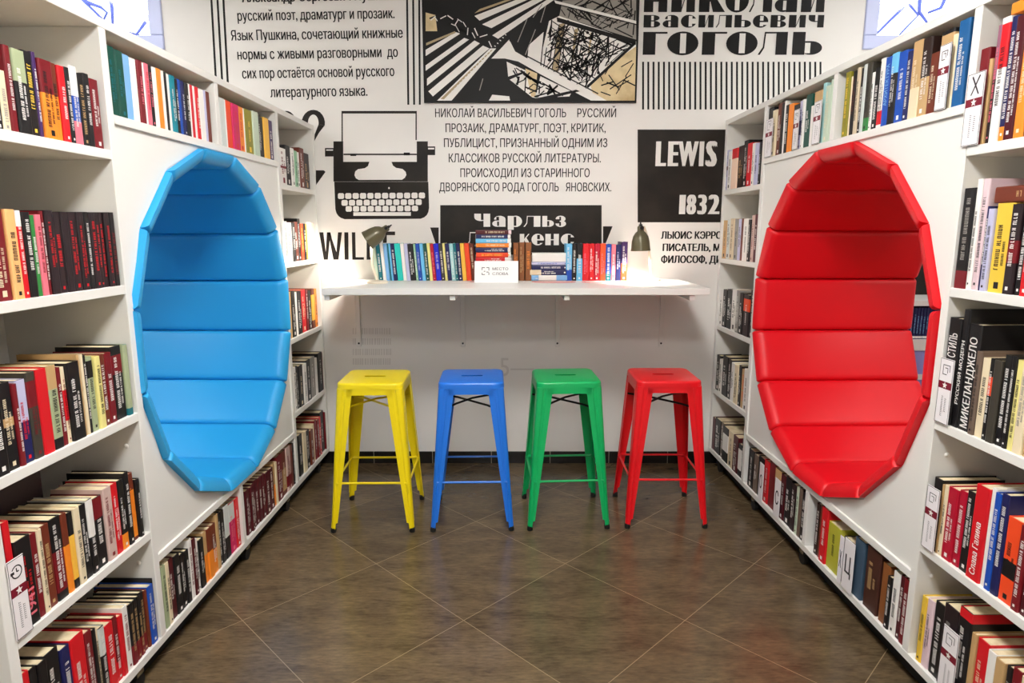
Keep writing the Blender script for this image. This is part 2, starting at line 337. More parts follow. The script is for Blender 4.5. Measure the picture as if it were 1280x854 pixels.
     '65,377,217,TB:O;~377,403,215,K;403,727,219,TB:TN;~727,758,215,K;758,1113,219,TB:O'),
    ('T', 'right row on white counter', 1.163, 'left',
     '3097,3456,212,SB:W|0-.3B;3456,3716,212,K:W;3716,4062,212,SB:W|.6-1K;4062,4430,212,R:P;4430,4734,212,R:W;4734,5058,212,CI:W;5058,5383,212,OR:P;5383,5708,209,B:W|0-.2TE;5708,5967,207,P:W;5967,6270,206,N:LV;6270,6638,222,PU:W|0-.45OR'),
]
SIGNS = [
    ('R', 1.804, 1.8691, 1.68, 0.1917, 'pen'),
    ('R', 1.7896, 1.8468, 0.889, 0.1932, 'frame'),
    ('R', 1.7844, 1.8407, 0.492, 0.1986, 'frame'),
    ('R', 1.6398, 1.7049, 0.113, 0.2029, 'frame'),
    ('R', 1.954, 2.0033, 1.8, 0.1828, 'frame'),
    ('R', 3.1767, 3.2567, 1.8, 0.1775, 'frame'),
    ('R', 2.9026, 2.9532, 1.8, 0.1701, 'frame'),
    ('R', 2.7071, 2.7695, 1.8, 0.1692, 'frame'),
    ('L', 1.3675, 1.4193, 0.492, 0.1983, 'clock'),
    ('R', 2.2558, 2.2836, 0.113, 0.19, 'Х'),
    ('R', 2.1809, 2.2503, 0.113, 0.1988, 'Ц'),
    ('R', 2.812, 2.872, 0.113, 0.1876, 'С'),
    ('R', 3.0059, 3.0555, 0.113, 0.1943, 'О'),
]
TEXTS = [
    ('poem', 'Александр Сергеевич Пушкин', -1.5129, -0.6695, 2.7162, 0.0545, 0.036000000000000004, 0.016),
    ('poem', 'русский поэт, драматург и прозаик.', -1.5446, -0.6598, 2.6192, 0.055, 0.024, 0.016),
    ('poem', 'Язык Пушкина, сочетающий книжные', -1.5888, -0.6165, 2.5157, 0.0555, 0.024, 0.016),
    ('poem', 'нормы с живыми разговорными  до', -1.5596, -0.6473, 2.414, 0.0561, 0.024, 0.016),
    ('poem', 'сих пор остаётся основой русского', -1.5402, -0.6705, 2.3113, 0.0566, 0.024, 0.016),
    ('poem', 'литературного языка.', -1.386, -0.8285, 2.2066, 0.0572, 0.024, 0.016),
    ('biography', 'НИКОЛАЙ ВАСИЛЬЕВИЧ ГОГОЛЬ', -0.4432, 0.3121, 2.0931, 0.0485, 0.012, 0.0),
    ('biography', 'РУССКИЙ', 0.3762, 0.6001, 2.0931, 0.0485, 0.012, 0.0),
    ('biography', 'ПРОЗАИК, ДРАМАТУРГ, ПОЭТ, КРИТИК,', -0.3846, 0.5422, 2.0097, 0.0489, 0.012, 0.0),
    ('biography', 'ПУБЛИЦИСТ, ПРИЗНАННЫЙ ОДНИМ ИЗ', -0.3954, 0.5536, 1.9266, 0.0493, 0.012, 0.0),
    ('biography', 'КЛАССИКОВ РУССКОЙ ЛИТЕРАТУРЫ.', -0.3689, 0.5184, 1.8411, 0.0496, 0.012, 0.0),
    ('biography', 'ПРОИСХОДИЛ ИЗ СТАРИННОГО', -0.3024, 0.4547, 1.7572, 0.0499, 0.012, 0.0),
    ('biography', 'ДВОРЯНСКОГО РОДА ГОГОЛЬ   ЯНОВСКИХ.', -0.4282, 0.5835, 1.6758, 0.0503, 0.012, 0.0),
    ('caption', 'ЛЬЮИС КЭРРО', 0.8862, 1.2483, 1.4002, 0.0437, 0.05, 0.0),
    ('caption', 'ПИСАТЕЛЬ, М', 0.8986, 1.2428, 1.328, 0.044, 0.05, 0.0),
    ('caption', 'ФИЛОСОФ, ДИ', 0.8919, 1.2563, 1.2573, 0.0442, 0.05, 0.0),
    ('panel', 'L', 0.8368, 0.8985, 1.8194, 0.1484, 0.09, 0.0),
    ('panel', 'E', 0.9083, 0.9695, 1.8194, 0.1484, 0.09, 0.0),
    ('panel', 'W', 0.9677, 1.0845, 1.8194, 0.1484, 0.07, 0.0),
    ('panel', 'I', 1.0901, 1.1168, 1.8194, 0.1484, 0.09, 0.0),
    ('panel', 'S', 1.1275, 1.1944, 1.8194, 0.1484, 0.09, 0.0),
    ('panel', '1', 0.9869, 1.0234, 1.5447, 0.1182, 0.075, 0.0),
    ('panel', '8', 1.0291, 1.0868, 1.5447, 0.1182, 0.075, 0.0),
    ('panel', '3', 1.0944, 1.1493, 1.5447, 0.1182, 0.075, 0.0),
    ('panel', '2', 1.1569, 1.2255, 1.5447, 0.1182, 0.075, 0.0),
    ('ghost', '5—', -0.0742, 0.1384, 0.5636, 0.1209, 0.0, 0.0),
]
GLYPHS = [
    ('heading', 'k', 'н', 0.74, 0.8706, 2.6581, 2.7807),
    ('heading', 'k', 'и', 0.8934, 1.0258, 2.6581, 2.7807),
    ('heading', 'k', 'к', 1.0487, 1.1902, 2.6581, 2.7807),
    ('heading', 'k', 'о', 1.1948, 1.3272, 2.6581, 2.7807),
    ('heading', 'k', 'л', 1.3317, 1.4577, 2.6581, 2.7807),
    ('heading', 'k', 'а', 1.4733, 1.6011, 2.6581, 2.7807),
    ('heading', 'k', 'й', 1.6212, 1.7518, 2.6581, 2.7807),
    ('heading', 'k', 'в', 0.7411, 0.8346, 2.5769, 2.6427),
    ('heading', 'k', 'а', 0.8483, 0.9381, 2.5769, 2.6427),
    ('heading', 'k', 'с', 0.9501, 1.039, 2.5769, 2.6427),
    ('heading', 'k', 'и', 1.05, 1.1352, 2.5769, 2.6427),
    ('heading', 'k', 'л', 1.149, 1.2379, 2.5769, 2.6427),
    ('heading', 'k', 'ь', 1.2525, 1.346, 2.5769, 2.6427),
    ('heading', 'k', 'е', 1.3552, 1.4423, 2.5769, 2.6427),
    ('heading', 'k', 'в', 1.456, 1.5431, 2.5769, 2.6427),
    ('heading', 'k', 'и', 1.5587, 1.6531, 2.5769, 2.6427),
    ('heading', 'k', 'ч', 1.6687, 1.7558, 2.5769, 2.6427),
    ('heading', 'k', 'г', 0.7415, 0.8781, 2.4319, 2.5538),
    ('heading', 'k', 'о', 0.8781, 1.0553, 2.4319, 2.5538),
    ('heading', 'k', 'г', 1.0766, 1.215, 2.4319, 2.5538),
    ('heading', 'k', 'о', 1.2122, 1.3904, 2.4319, 2.5538),
    ('heading', 'k', 'л', 1.3968, 1.5583, 2.4319, 2.5538),
    ('heading', 'k', 'ь', 1.5879, 1.7568, 2.4319, 2.5538),
    ('banner', 'w', 'ч', -0.2229, -0.1294, 1.471, 1.547),
    ('banner', 'w', 'а', -0.1169, -0.0368, 1.471, 1.534),
    ('banner', 'w', 'р', -0.0252, 0.0594, 1.471, 1.534),
    ('banner', 'w', 'л', 0.0701, 0.168, 1.471, 1.534),
    ('banner', 'w', 'ь', 0.1796, 0.2482, 1.471, 1.534),
    ('banner', 'w', 'з', 0.2553, 0.3203, 1.471, 1.534),
    ('banner', 'w', 'д', -0.2669, -0.1819, 1.3627, 1.4394),
    ('banner', 'w', 'и', -0.1766, -0.1103, 1.3627, 1.4289),
    ('banner', 'w', 'к', -0.0996, -0.0343, 1.3627, 1.4289),
    ('banner', 'w', 'к', 0.0463, 0.1089, 1.3627, 1.4289),
    ('banner', 'w', 'е', 0.1161, 0.1894, 1.3627, 1.4289),
    ('banner', 'w', 'н', 0.1984, 0.2789, 1.3627, 1.4289),
    ('banner', 'w', 'с', 0.2906, 0.3729, 1.3627, 1.4289),
]
# mural shapes, one per ";": colour and layer, then x,z corners on the wall in tenths of a millimetre
SHAPES = {
    'ghost': """q0 -9727,8240 -9663,8240 -9646,8635 -9710,8635;
q0 -9572,8240 -9513,8240 -9496,8635 -9555,8635;
q0 -9436,8240 -9378,8240 -9362,8635 -9419,8635;
q0 -9326,8240 -9228,8240 -9212,8635 -9310,8635;
q0 -9178,8240 -9096,8240 -9080,8635 -9162,8635;
q0 -9032,8240 -8958,8240 -8943,8635 -9016,8635;
q0 -8893,8240 -8830,8240 -8815,8635 -8877,8635;
q0 -8747,8240 -8689,8240 -8674,8635 -8731,8635;
q0 -8637,8240 -8582,8240 -8568,8635 -8622,8635;
q0 -8529,8240 -8457,8240 -8443,8635 -8514,8635;
q0 -8370,8240 -8299,8240 -8285,8635 -8355,8635;
q0 -8254,8240 -8189,8240 -8175,8635 -8240,8635;
q0 -8097,8240 -8040,8240 -8026,8635 -8083,8635;
q0 -7968,8240 -7897,8240 -7884,8635 -7954,8635;
q0 -7823,8240 -7754,8240 -7740,8635 -7809,8635;
q0 -7678,8240 -7602,8240 -7589,8635 -7664,8635;
q0 -7528,8240 -7435,8240 -7422,8635 -7515,8635;
q0 -9754,7594 -9694,7594 -9677,7992 -9737,7992;
q0 -9651,7594 -9556,7594 -9539,7992 -9634,7992;
q0 -9490,7594 -9428,7594 -9411,7992 -9474,7992;
q0 -9337,7594 -9258,7594 -9242,7992 -9321,7992;
q0 -9179,7594 -9087,7594 -9071,7992 -9163,7992;
q0 -9032,7594 -8962,7594 -8947,7992 -9016,7992;
q0 -8876,7594 -8816,7594 -8801,7992 -8860,7992;
q0 -8735,7594 -8677,7594 -8662,7992 -8720,7992;
q0 -8601,7594 -8516,7594 -8501,7992 -8586,7992;
q0 -8425,7594 -8334,7594 -8320,7992 -8411,7992;
q0 -8268,7594 -8205,7594 -8191,7992 -8254,7992;
q0 -8158,7594 -8081,7594 -8067,7992 -8144,7992;
q0 -8014,7594 -7957,7594 -7943,7992 -8000,7992;
q0 -7869,7594 -7793,7594 -7779,7992 -7855,7992;
q0 -7716,7594 -7652,7594 -7639,7992 -7702,7992;
q0 -7600,7594 -7545,7594 -7532,7992 -7587,7992;
q0 -7488,7594 -7422,7594 -7409,7992 -7475,7992;
q0 -9782,6945 -9711,6945 -9694,7345 -9765,7345;
q0 -9627,6945 -9533,6945 -9516,7345 -9610,7345;
q0 -9484,6945 -9413,6945 -9396,7345 -9468,7345;
q0 -9364,6945 -9281,6945 -9265,7345 -9348,7345;
q0 -9189,6945 -9126,6945 -9110,7345 -9173,7345;
q0 -9045,6945 -8978,6945 -8962,7345 -9029,7345;
q0 -8938,6945 -8850,6945 -8834,7345 -8922,7345;
q0 -8792,6945 -8730,6945 -8715,7345 -8777,7345;
q0 -8668,6945 -8603,6945 -8588,7345 -8652,7345;
q0 -8542,6945 -8468,6945 -8453,7345 -8527,7345;
q0 -8406,6945 -8326,6945 -8311,7345 -8391,7345;
q0 -8271,6945 -8213,6945 -8198,7345 -8257,7345;
q0 -8169,6945 -8110,6945 -8096,7345 -8155,7345;
q0 -8043,6945 -7973,6945 -7959,7345 -8029,7345;
q0 -7890,6945 -7813,6945 -7800,7345 -7876,7345;
q0 -7735,6945 -7638,6945 -7625,7345 -7722,7345;
q0 -7595,6945 -7541,6945 -7527,7345 -7582,7345;
q0 -7494,6945 -7422,6945 -7410,7345 -7481,7345;
q0 -9807,6343 -9720,6343 -9703,6745 -9790,6745;
q0 -9662,6343 -9565,6343 -9548,6745 -9645,6745;
q0 -9525,6343 -9434,6343 -9417,6745 -9508,6745;
q0 -9383,6343 -9290,6343 -9274,6745 -9367,6745;
q0 -9249,6343 -9152,6343 -9136,6745 -9233,6745;
q0 -9071,6343 -8973,6343 -8957,6745 -9055,6745;
q0 -8902,6343 -8840,6343 -8825,6745 -8887,6745;
q0 -8748,6343 -8674,6343 -8659,6745 -8733,6745;
q0 -8630,6343 -8549,6343 -8534,6745 -8615,6745;
q0 -8483,6343 -8408,6343 -8393,6745 -8468,6745;
q0 -8360,6343 -8300,6343 -8286,6745 -8345,6745;
q0 -8229,6343 -8155,6343 -8141,6745 -8215,6745;
q0 -8109,6343 -8035,6343 -8021,6745 -8095,6745;
q0 -7956,6343 -7870,6343 -7857,6745 -7942,6745;
q0 -7805,6343 -7734,6343 -7720,6745 -7792,6745;
q0 -7675,6343 -7610,6343 -7597,6745 -7661,6745;
q0 -7560,6343 -7486,6343 -7473,6745 -7547,6745""",
    'stripes': """k0 -16873,22448 -16992,22448 -16889,27466 -16773,27466;
k0 -16515,22448 -16634,22448 -16549,27466 -16433,27466;
k0 -16199,22448 -16318,22448 -16218,27466 -16101,27466;
k0 -6019,21618 -5908,21618 -5819,27466 -5927,27466;
k0 -5683,21618 -5572,21618 -5479,27466 -5586,27466;
k0 -5356,21618 -5246,21618 -5139,27466 -5246,27466""",
    'barcode': """k0 7491,21354 7602,21354 7510,23949 7401,23949;
k0 7792,21354 7902,21354 7807,23949 7698,23949;
k0 8092,21354 8203,21354 8104,23949 7994,23949;
k0 8392,21354 8503,21354 8401,23949 8291,23949;
k0 8693,21354 8803,21354 8697,23949 8588,23949;
k0 8993,21354 9104,21354 8994,23949 8885,23949;
k0 9294,21354 9404,21354 9291,23949 9182,23949;
k0 9594,21354 9705,21354 9588,23949 9478,23949;
k0 9894,21354 10005,21354 9884,23949 9775,23949;
k0 10195,21354 10305,21354 10181,23949 10072,23949;
k0 10495,21354 10606,21354 10478,23949 10369,23949;
k0 10796,21354 10906,21354 10775,23949 10666,23949;
k0 11096,21354 11207,21354 11072,23949 10962,23949;
k0 11397,21354 11507,21354 11368,23949 11259,23949;
k0 11697,21354 11807,21354 11665,23949 11556,23949;
k0 11997,21354 12108,21354 11962,23949 11853,23949;
k0 12298,21354 12408,21354 12259,23949 12150,23949;
k0 12598,21354 12709,21354 12556,23949 12446,23949;
k0 12899,21354 13009,21354 12852,23949 12743,23949;
k0 13199,21354 13310,21354 13149,23949 13040,23949;
k0 13499,21354 13610,21354 13446,23949 13337,23949;
k0 13800,21354 13910,21354 13743,23949 13633,23949;
k0 14100,21354 14211,21354 14040,23949 13930,23949;
k0 14401,21354 14511,21354 14336,23949 14227,23949;
k0 14701,21354 14812,21354 14633,23949 14524,23949;
k0 15001,21354 15112,21354 14930,23949 14821,23949;
k0 15302,21354 15412,21354 15227,23949 15117,23949;
k0 15602,21354 15713,21354 15523,23949 15414,23949;
k0 15903,21354 16013,21354 15820,23949 15711,23949;
k0 16203,21354 16314,21354 16117,23949 16008,23949;
k0 16503,21354 16614,21354 16414,23949 16305,23949;
k0 16804,21354 16914,21354 16711,23949 16601,23949;
k0 17104,21354 17215,21354 17007,23949 16898,23949;
k0 17405,21354 17515,21354 17304,23949 17195,23949;
k0 17705,21354 17816,21354 17601,23949 17492,23949""",
    'panel': """b0 7448,14967 12951,14967 12642,20249 7270,20249""",
    'banner': """b0 -4292,13062 5359,13062 5289,15966 -4236,15966;
b0 -4533,13654 -4371,13654 -4351,14668 -4859,14668;
b0 5428,13748 5590,13748 5969,14734 5404,14734""",
    'numeral': """b0 -11184,20526 -10823,20480 -10806,20686 -11174,20658;
b0 -11174,20658 -10806,20686 -10842,20885 -11188,20785;
b0 -11188,20785 -10842,20885 -10928,21062 -11226,20899;
b0 -11226,20899 -10928,21062 -11057,21203 -11283,20989;
b0 -11283,20989 -11057,21203 -11219,21298 -11355,21050;
b0 -11355,21050 -11219,21298 -11401,21339 -11438,21077;
b0 -11438,21077 -11401,21339 -11590,21323 -11524,21066;
b0 -11524,21066 -11590,21323 -11770,21252 -11606,21020;
b0 -11606,21020 -11770,21252 -11928,21130 -11679,20942;
b0 -11679,20942 -11928,21130 -12051,20967 -11737,20838;
b0 -11737,20838 -12051,20967 -12130,20776 -11775,20715;
b0 -11775,20715 -12130,20776 -12158,20571 -11790,20584;
b0 -11790,20584 -12158,20571 -12134,20369 -11781,20455;
b0 -11781,20455 -12134,20369 -12059,20185 -11748,20338;
b0 -11442,19959 -11185,20525 -10825,20478 -11172,20077 -11474,19603;
b0 -11512,17111 -10913,17868 -11001,17958 -11467,17958;
b0 -12775,20549 -12468,20549 -12473,20713 -12775,20654;
b0 -12775,20654 -12473,20713 -12507,20868 -12790,20753;
b0 -12790,20753 -12507,20868 -12568,21007 -12818,20842;
b0 -12818,20842 -12568,21007 -12654,21123 -12857,20917;
b0 -12857,20917 -12654,21123 -12759,21210 -12906,20972;
b0 -12906,20972 -12759,21210 -12878,21264 -12962,21007;
b0 -12962,21007 -12878,21264 -13007,21282 -13023,21019;
b0 -13023,21019 -13007,21282 -13137,21264 -13085,21007;
b0 -13085,21007 -13137,21264 -13263,21210 -13145,20972;
b0 -13145,20972 -13263,21210 -13379,21123 -13201,20917;
b0 -13201,20917 -13379,21123 -13479,21007 -13249,20842;
b0 -13249,20842 -13479,21007 -13557,20868 -13287,20753;
b0 -13287,20753 -13557,20868 -13609,20713 -13314,20654;
b0 -13314,20654 -13609,20713 -13634,20549 -13327,20549""",
    'typewriter': """b0 -10472,17317 -4938,17317 -4886,19591 -10364,19591;
b0 -10429,17305 -10436,15717 -10383,15501 -10284,15347 -10132,15224 -9915,15150 -5414,15174 -5192,15255 -5031,15397 -4939,15582 -4896,15809 -4907,17305;
b0 -10900,18739 -10405,18739 -10382,19217 -10876,19217;
w1 -10809,19067 -10414,19067 -10410,19139 -10806,19139;
b0 -4941,18817 -4477,18817 -4467,19306 -4930,19306;
w1 -4884,19139 -4526,19139 -4524,19228 -4882,19228;
b0 -9812,21136 -5501,21136 -5497,21276 -9806,21276;
b0 -9895,19591 -9821,19591 -9745,21276 -9818,21276;
b0 -5602,19591 -5528,19591 -5485,21276 -5558,21276;
w1 -9848,18439 -5557,18439 -5526,19663 -9793,19663;
b2 -9813,18817 -5548,18817 -5545,18900 -9809,18900;
b2 -9412,18769 -9072,18769 -9066,18900 -9407,18900;
b2 -6303,18805 -5944,18805 -5940,18960 -6299,18960;
w1 -8413,18199 -8604,18078 -9010,18018 -9164,17898 -9223,17686 -9143,17505 -8973,17408 -6449,17420 -6278,17535 -6186,17698 -6218,17868 -6400,18036 -6771,18097 -6953,18229 -7033,18439 -8323,18439;
w1 -7188,16990 -7223,17007 -7259,16990 -7275,16947 -7262,16904 -7227,16886 -7191,16904 -7175,16947;
w1 -10194,16324 -9956,16324 -9891,16386 -9882,16593 -9941,16654 -10179,16654 -10244,16593 -10254,16386;
w1 -9761,16327 -9523,16327 -9458,16389 -9449,16596 -9509,16657 -9746,16657 -9812,16596 -9821,16389;
w1 -9327,16330 -9090,16330 -9024,16392 -9016,16599 -9076,16660 -9314,16660 -9379,16599 -9387,16392;
w1 -8894,16334 -8656,16334 -8591,16395 -8583,16602 -8643,16663 -8881,16663 -8946,16602 -8954,16395;
w1 -8461,16337 -8223,16337 -8158,16398 -8150,16605 -8210,16666 -8448,16666 -8513,16605 -8521,16398;
w1 -8027,16340 -7789,16340 -7725,16401 -7717,16609 -7778,16670 -8015,16670 -8080,16609 -8088,16401;
w1 -7594,16343 -7356,16343 -7291,16404 -7285,16612 -7345,16673 -7583,16673 -7647,16612 -7654,16404;
w1 -7161,16346 -6923,16346 -6858,16407 -6852,16615 -6912,16676 -7150,16676 -7214,16615 -7221,16407;
w1 -6727,16349 -6489,16349 -6425,16410 -6419,16618 -6480,16679 -6717,16679 -6782,16618 -6788,16410;
w1 -6294,16352 -6056,16352 -5992,16413 -5986,16621 -6047,16682 -6285,16682 -6349,16621 -6355,16413;
w1 -5861,16355 -5623,16355 -5559,16416 -5553,16624 -5614,16685 -5852,16685 -5916,16624 -5922,16416;
w1 -5427,16358 -5189,16358 -5125,16419 -5121,16627 -5182,16688 -5419,16688 -5483,16627 -5488,16419;
w1 -9999,15932 -9761,15932 -9695,15993 -9686,16202 -9746,16263 -9984,16263 -10050,16202 -10059,15993;
w1 -9562,15936 -9324,15936 -9259,15998 -9250,16206 -9310,16267 -9548,16267 -9613,16206 -9622,15998;
w1 -9126,15941 -8887,15941 -8822,16002 -8814,16211 -8874,16272 -9112,16272 -9177,16211 -9186,16002;
w1 -8689,15945 -8451,15945 -8386,16006 -8378,16215 -8438,16276 -8676,16276 -8741,16215 -8749,16006;
w1 -8252,15949 -8014,15949 -7949,16011 -7942,16219 -8002,16280 -8240,16280 -8305,16219 -8313,16011;
w1 -7816,15954 -7577,15954 -7512,16015 -7505,16223 -7566,16285 -7804,16285 -7869,16223 -7876,16015;
w1 -7379,15958 -7141,15958 -7076,16019 -7069,16228 -7130,16289 -7368,16289 -7433,16228 -7440,16019;
w1 -6942,15962 -6704,15962 -6639,16024 -6633,16232 -6694,16293 -6932,16293 -6996,16232 -7003,16024;
w1 -6506,15966 -6267,15966 -6203,16028 -6197,16236 -6258,16297 -6496,16297 -6560,16236 -6567,16028;
w1 -6069,15971 -5831,15971 -5766,16032 -5761,16241 -5822,16302 -6060,16302 -6124,16241 -6130,16032;
w1 -5632,15975 -5394,15975 -5330,16036 -5325,16245 -5386,16306 -5624,16306 -5688,16245 -5694,16036;
w1 -9770,15588 -9531,15588 -9466,15649 -9457,15846 -9517,15908 -9756,15908 -9821,15846 -9830,15649;
w1 -9335,15591 -9096,15591 -9031,15652 -9023,15849 -9083,15911 -9321,15911 -9387,15849 -9395,15652;
w1 -8900,15594 -8661,15594 -8596,15655 -8588,15852 -8649,15914 -8887,15914 -8952,15852 -8960,15655;
w1 -8465,15597 -8227,15597 -8161,15659 -8154,15855 -8215,15917 -8453,15917 -8518,15855 -8526,15659;
w1 -8030,15600 -7792,15600 -7727,15662 -7720,15858 -7780,15920 -8019,15920 -8084,15858 -8091,15662;
w1 -7596,15603 -7357,15603 -7292,15665 -7286,15861 -7346,15923 -7585,15923 -7649,15861 -7656,15665;
w1 -7161,15606 -6922,15606 -6857,15668 -6851,15865 -6912,15926 -7150,15926 -7215,15865 -7222,15668;
w1 -6726,15609 -6487,15609 -6423,15671 -6417,15868 -6478,15929 -6716,15929 -6781,15868 -6787,15671;
w1 -6291,15612 -6053,15612 -5988,15674 -5983,15871 -6044,15932 -6282,15932 -6347,15871 -6352,15674;
w1 -5856,15615 -5618,15615 -5553,15677 -5548,15874 -5610,15935 -5848,15935 -5912,15874 -5918,15677;
w1 -9384,15347 -5988,15347 -5982,15557 -9375,15557""",
    'wilde': """b0 -11262,12768 -11021,12768 -10789,14386 -11004,14386 -11125,13229 -11212,14386 -11459,14386;
b0 -10690,12768 -10384,12768 -10107,14386 -10341,14386 -10490,13229 -10720,13981 -10789,14386 -10928,14386;
b0 -10022,12768 -9780,12768 -9728,14386 -9968,14386;
b0 -9557,12768 -8864,12768 -8858,12913 -9348,12913 -9318,14386 -9520,14386;
b0 -8705,12768 -8495,12768 -8433,14386 -8642,14386;
b0 -8495,12768 -8142,12850 -7925,13229 -7898,13981 -8089,14305 -8433,14386 -8439,14231 -8190,14137 -8103,13918 -8126,13291 -8230,13040 -8489,12913;
b0 -7731,12768 -7496,12768 -7440,14430 -7674,14430;
b0 -7447,14218 -6954,14218 -6948,14430 -7440,14430;
b0 -7472,13480 -7104,13480 -7098,13668 -7466,13668;
b0 -7496,12768 -7000,12768 -6994,12945 -7490,12945""",
    'photo': """c1 -4833,26512 -4285,26379 -4207,25535 -4855,25535;
w1 -2103,26335 364,27217 978,27217 -1820,26087;
w1 -1679,25891 1262,27217 2017,27304 -1157,25695;
w1 -778,25133 2349,27173 2018,27217 -1111,25312;
w1 -4878,24549 -3160,25490 -2923,25401 -4885,24215;
w1 -4897,23717 -2687,25178 -2421,25088 -4904,23426;
w1 -4836,23007 -2116,25043 -1811,24891 -4845,22623;
w1 -4774,22319 -1640,24774 -1278,24621 -4519,22043;
w1 -4281,21813 -1239,24621 -895,24621 -3457,21813;
t2 -4841,24909 -3207,25535 -3160,25446 -4844,24774;
t2 -1815,26689 364,27392 647,27392 -2101,26468;
t2 -4086,21905 -1163,24549 -1087,24549 -3892,21886;
w1 2077,26069 2644,26335 6998,24998 7103,21813 4737,21813 1718,23372 1616,24098;
g1 2823,27129 6916,27480 6995,25088 2644,26335;
c2 5416,23690 7006,24729 7103,21813 4737,21813 4477,22641;
w1 942,24819 1815,25553 1620,23645 869,24007;
t2 2649,25891 2981,25980 2585,23372 2247,23463;
t2 3510,25624 3746,25713 3442,23917 3364,24007;
c2 4418,25446 4560,25490 4347,24279 4280,24279;
w1 -303,23917 948,23372 1536,21905 1148,21997 -207,23007;
w1 1623,23190 3467,22365 3279,22043 1342,21951;
c2 755,23554 1430,23281 1342,21997 1099,22043;
k3 4032,24129 2754,23189 2784,23153 4061,24094;
k3 5935,24418 6505,24592 6488,24640 5917,24465;
k3 3721,24540 3361,23990 3394,23971 3754,24521;
k3 5024,24358 4514,23176 4568,23155 5077,24336;
k3 2825,25153 3370,24864 3391,24899 2846,25189;
k3 3137,26014 3533,25761 3560,25798 3164,26051;
k3 3969,25568 3389,24771 3436,24740 4016,25538;
k3 5890,25078 6822,24699 6851,24767 5919,25146;
k3 5719,25018 5679,24477 5727,24473 5767,25013;
k3 4942,25077 5294,24382 5337,24400 4984,25095;
k3 1981,25389 3193,25810 3178,25846 1966,25425;
k3 3407,25986 1996,25223 2025,25176 3436,25939;
k3 5316,24542 4815,24256 4855,24196 5355,24482;
k3 5625,24984 4995,24533 5030,24490 5661,24941;
k3 2936,23806 3345,22938 3405,22963 2997,23831;
k3 3278,25779 1996,24785 2022,24756 3304,25750;
k3 3336,22989 3866,23212 3849,23246 3319,23024;
k3 5087,24102 4663,23159 4699,23144 5123,24087;
k3 3033,24975 2336,24123 2405,24073 3102,24925;
k3 2886,24748 3857,24071 3901,24128 2931,24805;
k3 3946,24153 3890,23668 3967,23659 4023,24144;
k3 5224,24609 4096,23843 4141,23785 5269,24552;
k3 3950,24131 3595,23566 3649,23535 4004,24100;
k3 3622,24164 4523,23699 4559,23763 3658,24227;
k3 4607,24393 3915,22904 3971,22880 4662,24370;
k3 2276,24628 1776,24280 1811,24236 2311,24584;
k3 2620,25422 1986,24207 2031,24185 2665,25401;
k3 4304,24327 5305,24864 5279,24905 4279,24368;
k3 5053,24208 6557,24757 6538,24800 5034,24252;
k3 5977,24904 5252,23688 5307,23658 6032,24874;
k3 2198,25617 2843,24114 2883,24129 2238,25631;
k3 3688,24636 3569,23430 3608,23426 3726,24633;
k3 3639,22661 4659,23195 4640,23228 3620,22694;
k3 5861,25091 6765,24782 6786,24842 5883,25152;
k3 4913,25405 4581,24763 4633,24739 4965,25380;
k3 5533,25323 4352,24484 4395,24431 5575,25271;
k3 4017,23759 5404,24272 5389,24307 4002,23795;
k3 4515,23993 3610,23512 3642,23459 4547,23940;
k3 4770,24877 4683,24093 4766,24083 4852,24868;
k3 6452,24637 5351,23712 5378,23684 6479,24608;
k3 2929,23513 3880,22982 3904,23022 2954,23553;
k3 1882,24211 2483,23932 2509,23982 1908,24260;
k3 4824,23811 4110,22543 4167,22513 4881,23782;
k3 4308,25072 5195,25391 5176,25435 4289,25117;
k3 5309,24071 6051,24451 6026,24492 5285,24112;
k3 5227,24164 4540,23328 4584,23296 5271,24131;
k3 3409,24360 3654,23861 3694,23878 3449,24377;
k3 3661,25697 4513,24193 4560,24216 3708,25720;
k3 4263,23306 4232,22668 4288,22664 4318,23303;
k3 5483,24841 6460,24407 6487,24463 5510,24898;
k3 3224,25085 1955,24428 1986,24376 3255,25034;
k3 2417,23966 3303,22806 3369,22851 2482,24010;
k3 3391,24509 3274,22830 3345,22825 3462,24504;
k3 4248,24207 3757,23065 3795,23050 4285,24192;
k3 2894,25674 2570,25096 2613,25074 2936,25653;
k3 3868,25138 5166,24492 5190,24536 3892,25181;
k3 4195,23161 4200,22467 4249,22466 4244,23160;
k3 2906,23455 3891,23848 3858,23919 2873,23526;
k3 3444,24143 4134,23795 4153,23829 3463,24177;
k3 3044,22859 4326,23544 4291,23601 3010,22915;
k3 3257,25058 4851,24215 4884,24272 3291,25115;
k3 3621,23499 3979,22998 4042,23037 3684,23538;
k3 3178,24799 4829,25324 4804,25390 3153,24865;
k3 3991,24776 4554,24559 4580,24620 4017,24837;
k3 2674,25732 2246,24974 2297,24948 2725,25706;
k3 3448,23731 4112,23377 4138,23422 3474,23775;
k3 3129,25910 2525,24629 2600,24597 3203,25879;
k3 2895,24063 2624,23557 2695,23522 2967,24028;
k3 2213,24720 2109,23943 2174,23934 2278,24711;
k3 3390,23766 4707,22982 4737,23029 3421,23812;
k3 3898,24836 3732,24018 3798,24005 3963,24824;
k3 3219,24742 3967,23162 4034,23190 3285,24769;
k3 2833,23348 3333,23616 3301,23668 2802,23400;
k3 2883,25132 2864,24127 2924,24126 2943,25130;
k3 4098,25646 3640,25101 3694,25061 4152,25606;
k3 2533,25398 2815,24901 2890,24937 2608,25435;
k3 3989,24205 4457,24331 4437,24391 3970,24265;
k3 4510,24616 5246,25020 5207,25080 4472,24677;
k3 4352,24346 3719,23417 3790,23373 4423,24302;
k3 2857,24379 3394,23264 3441,23283 2903,24399;
k3 2549,25679 3898,24940 3929,24990 2580,25729;
k3 4647,24187 4364,23613 4413,23591 4695,24165;
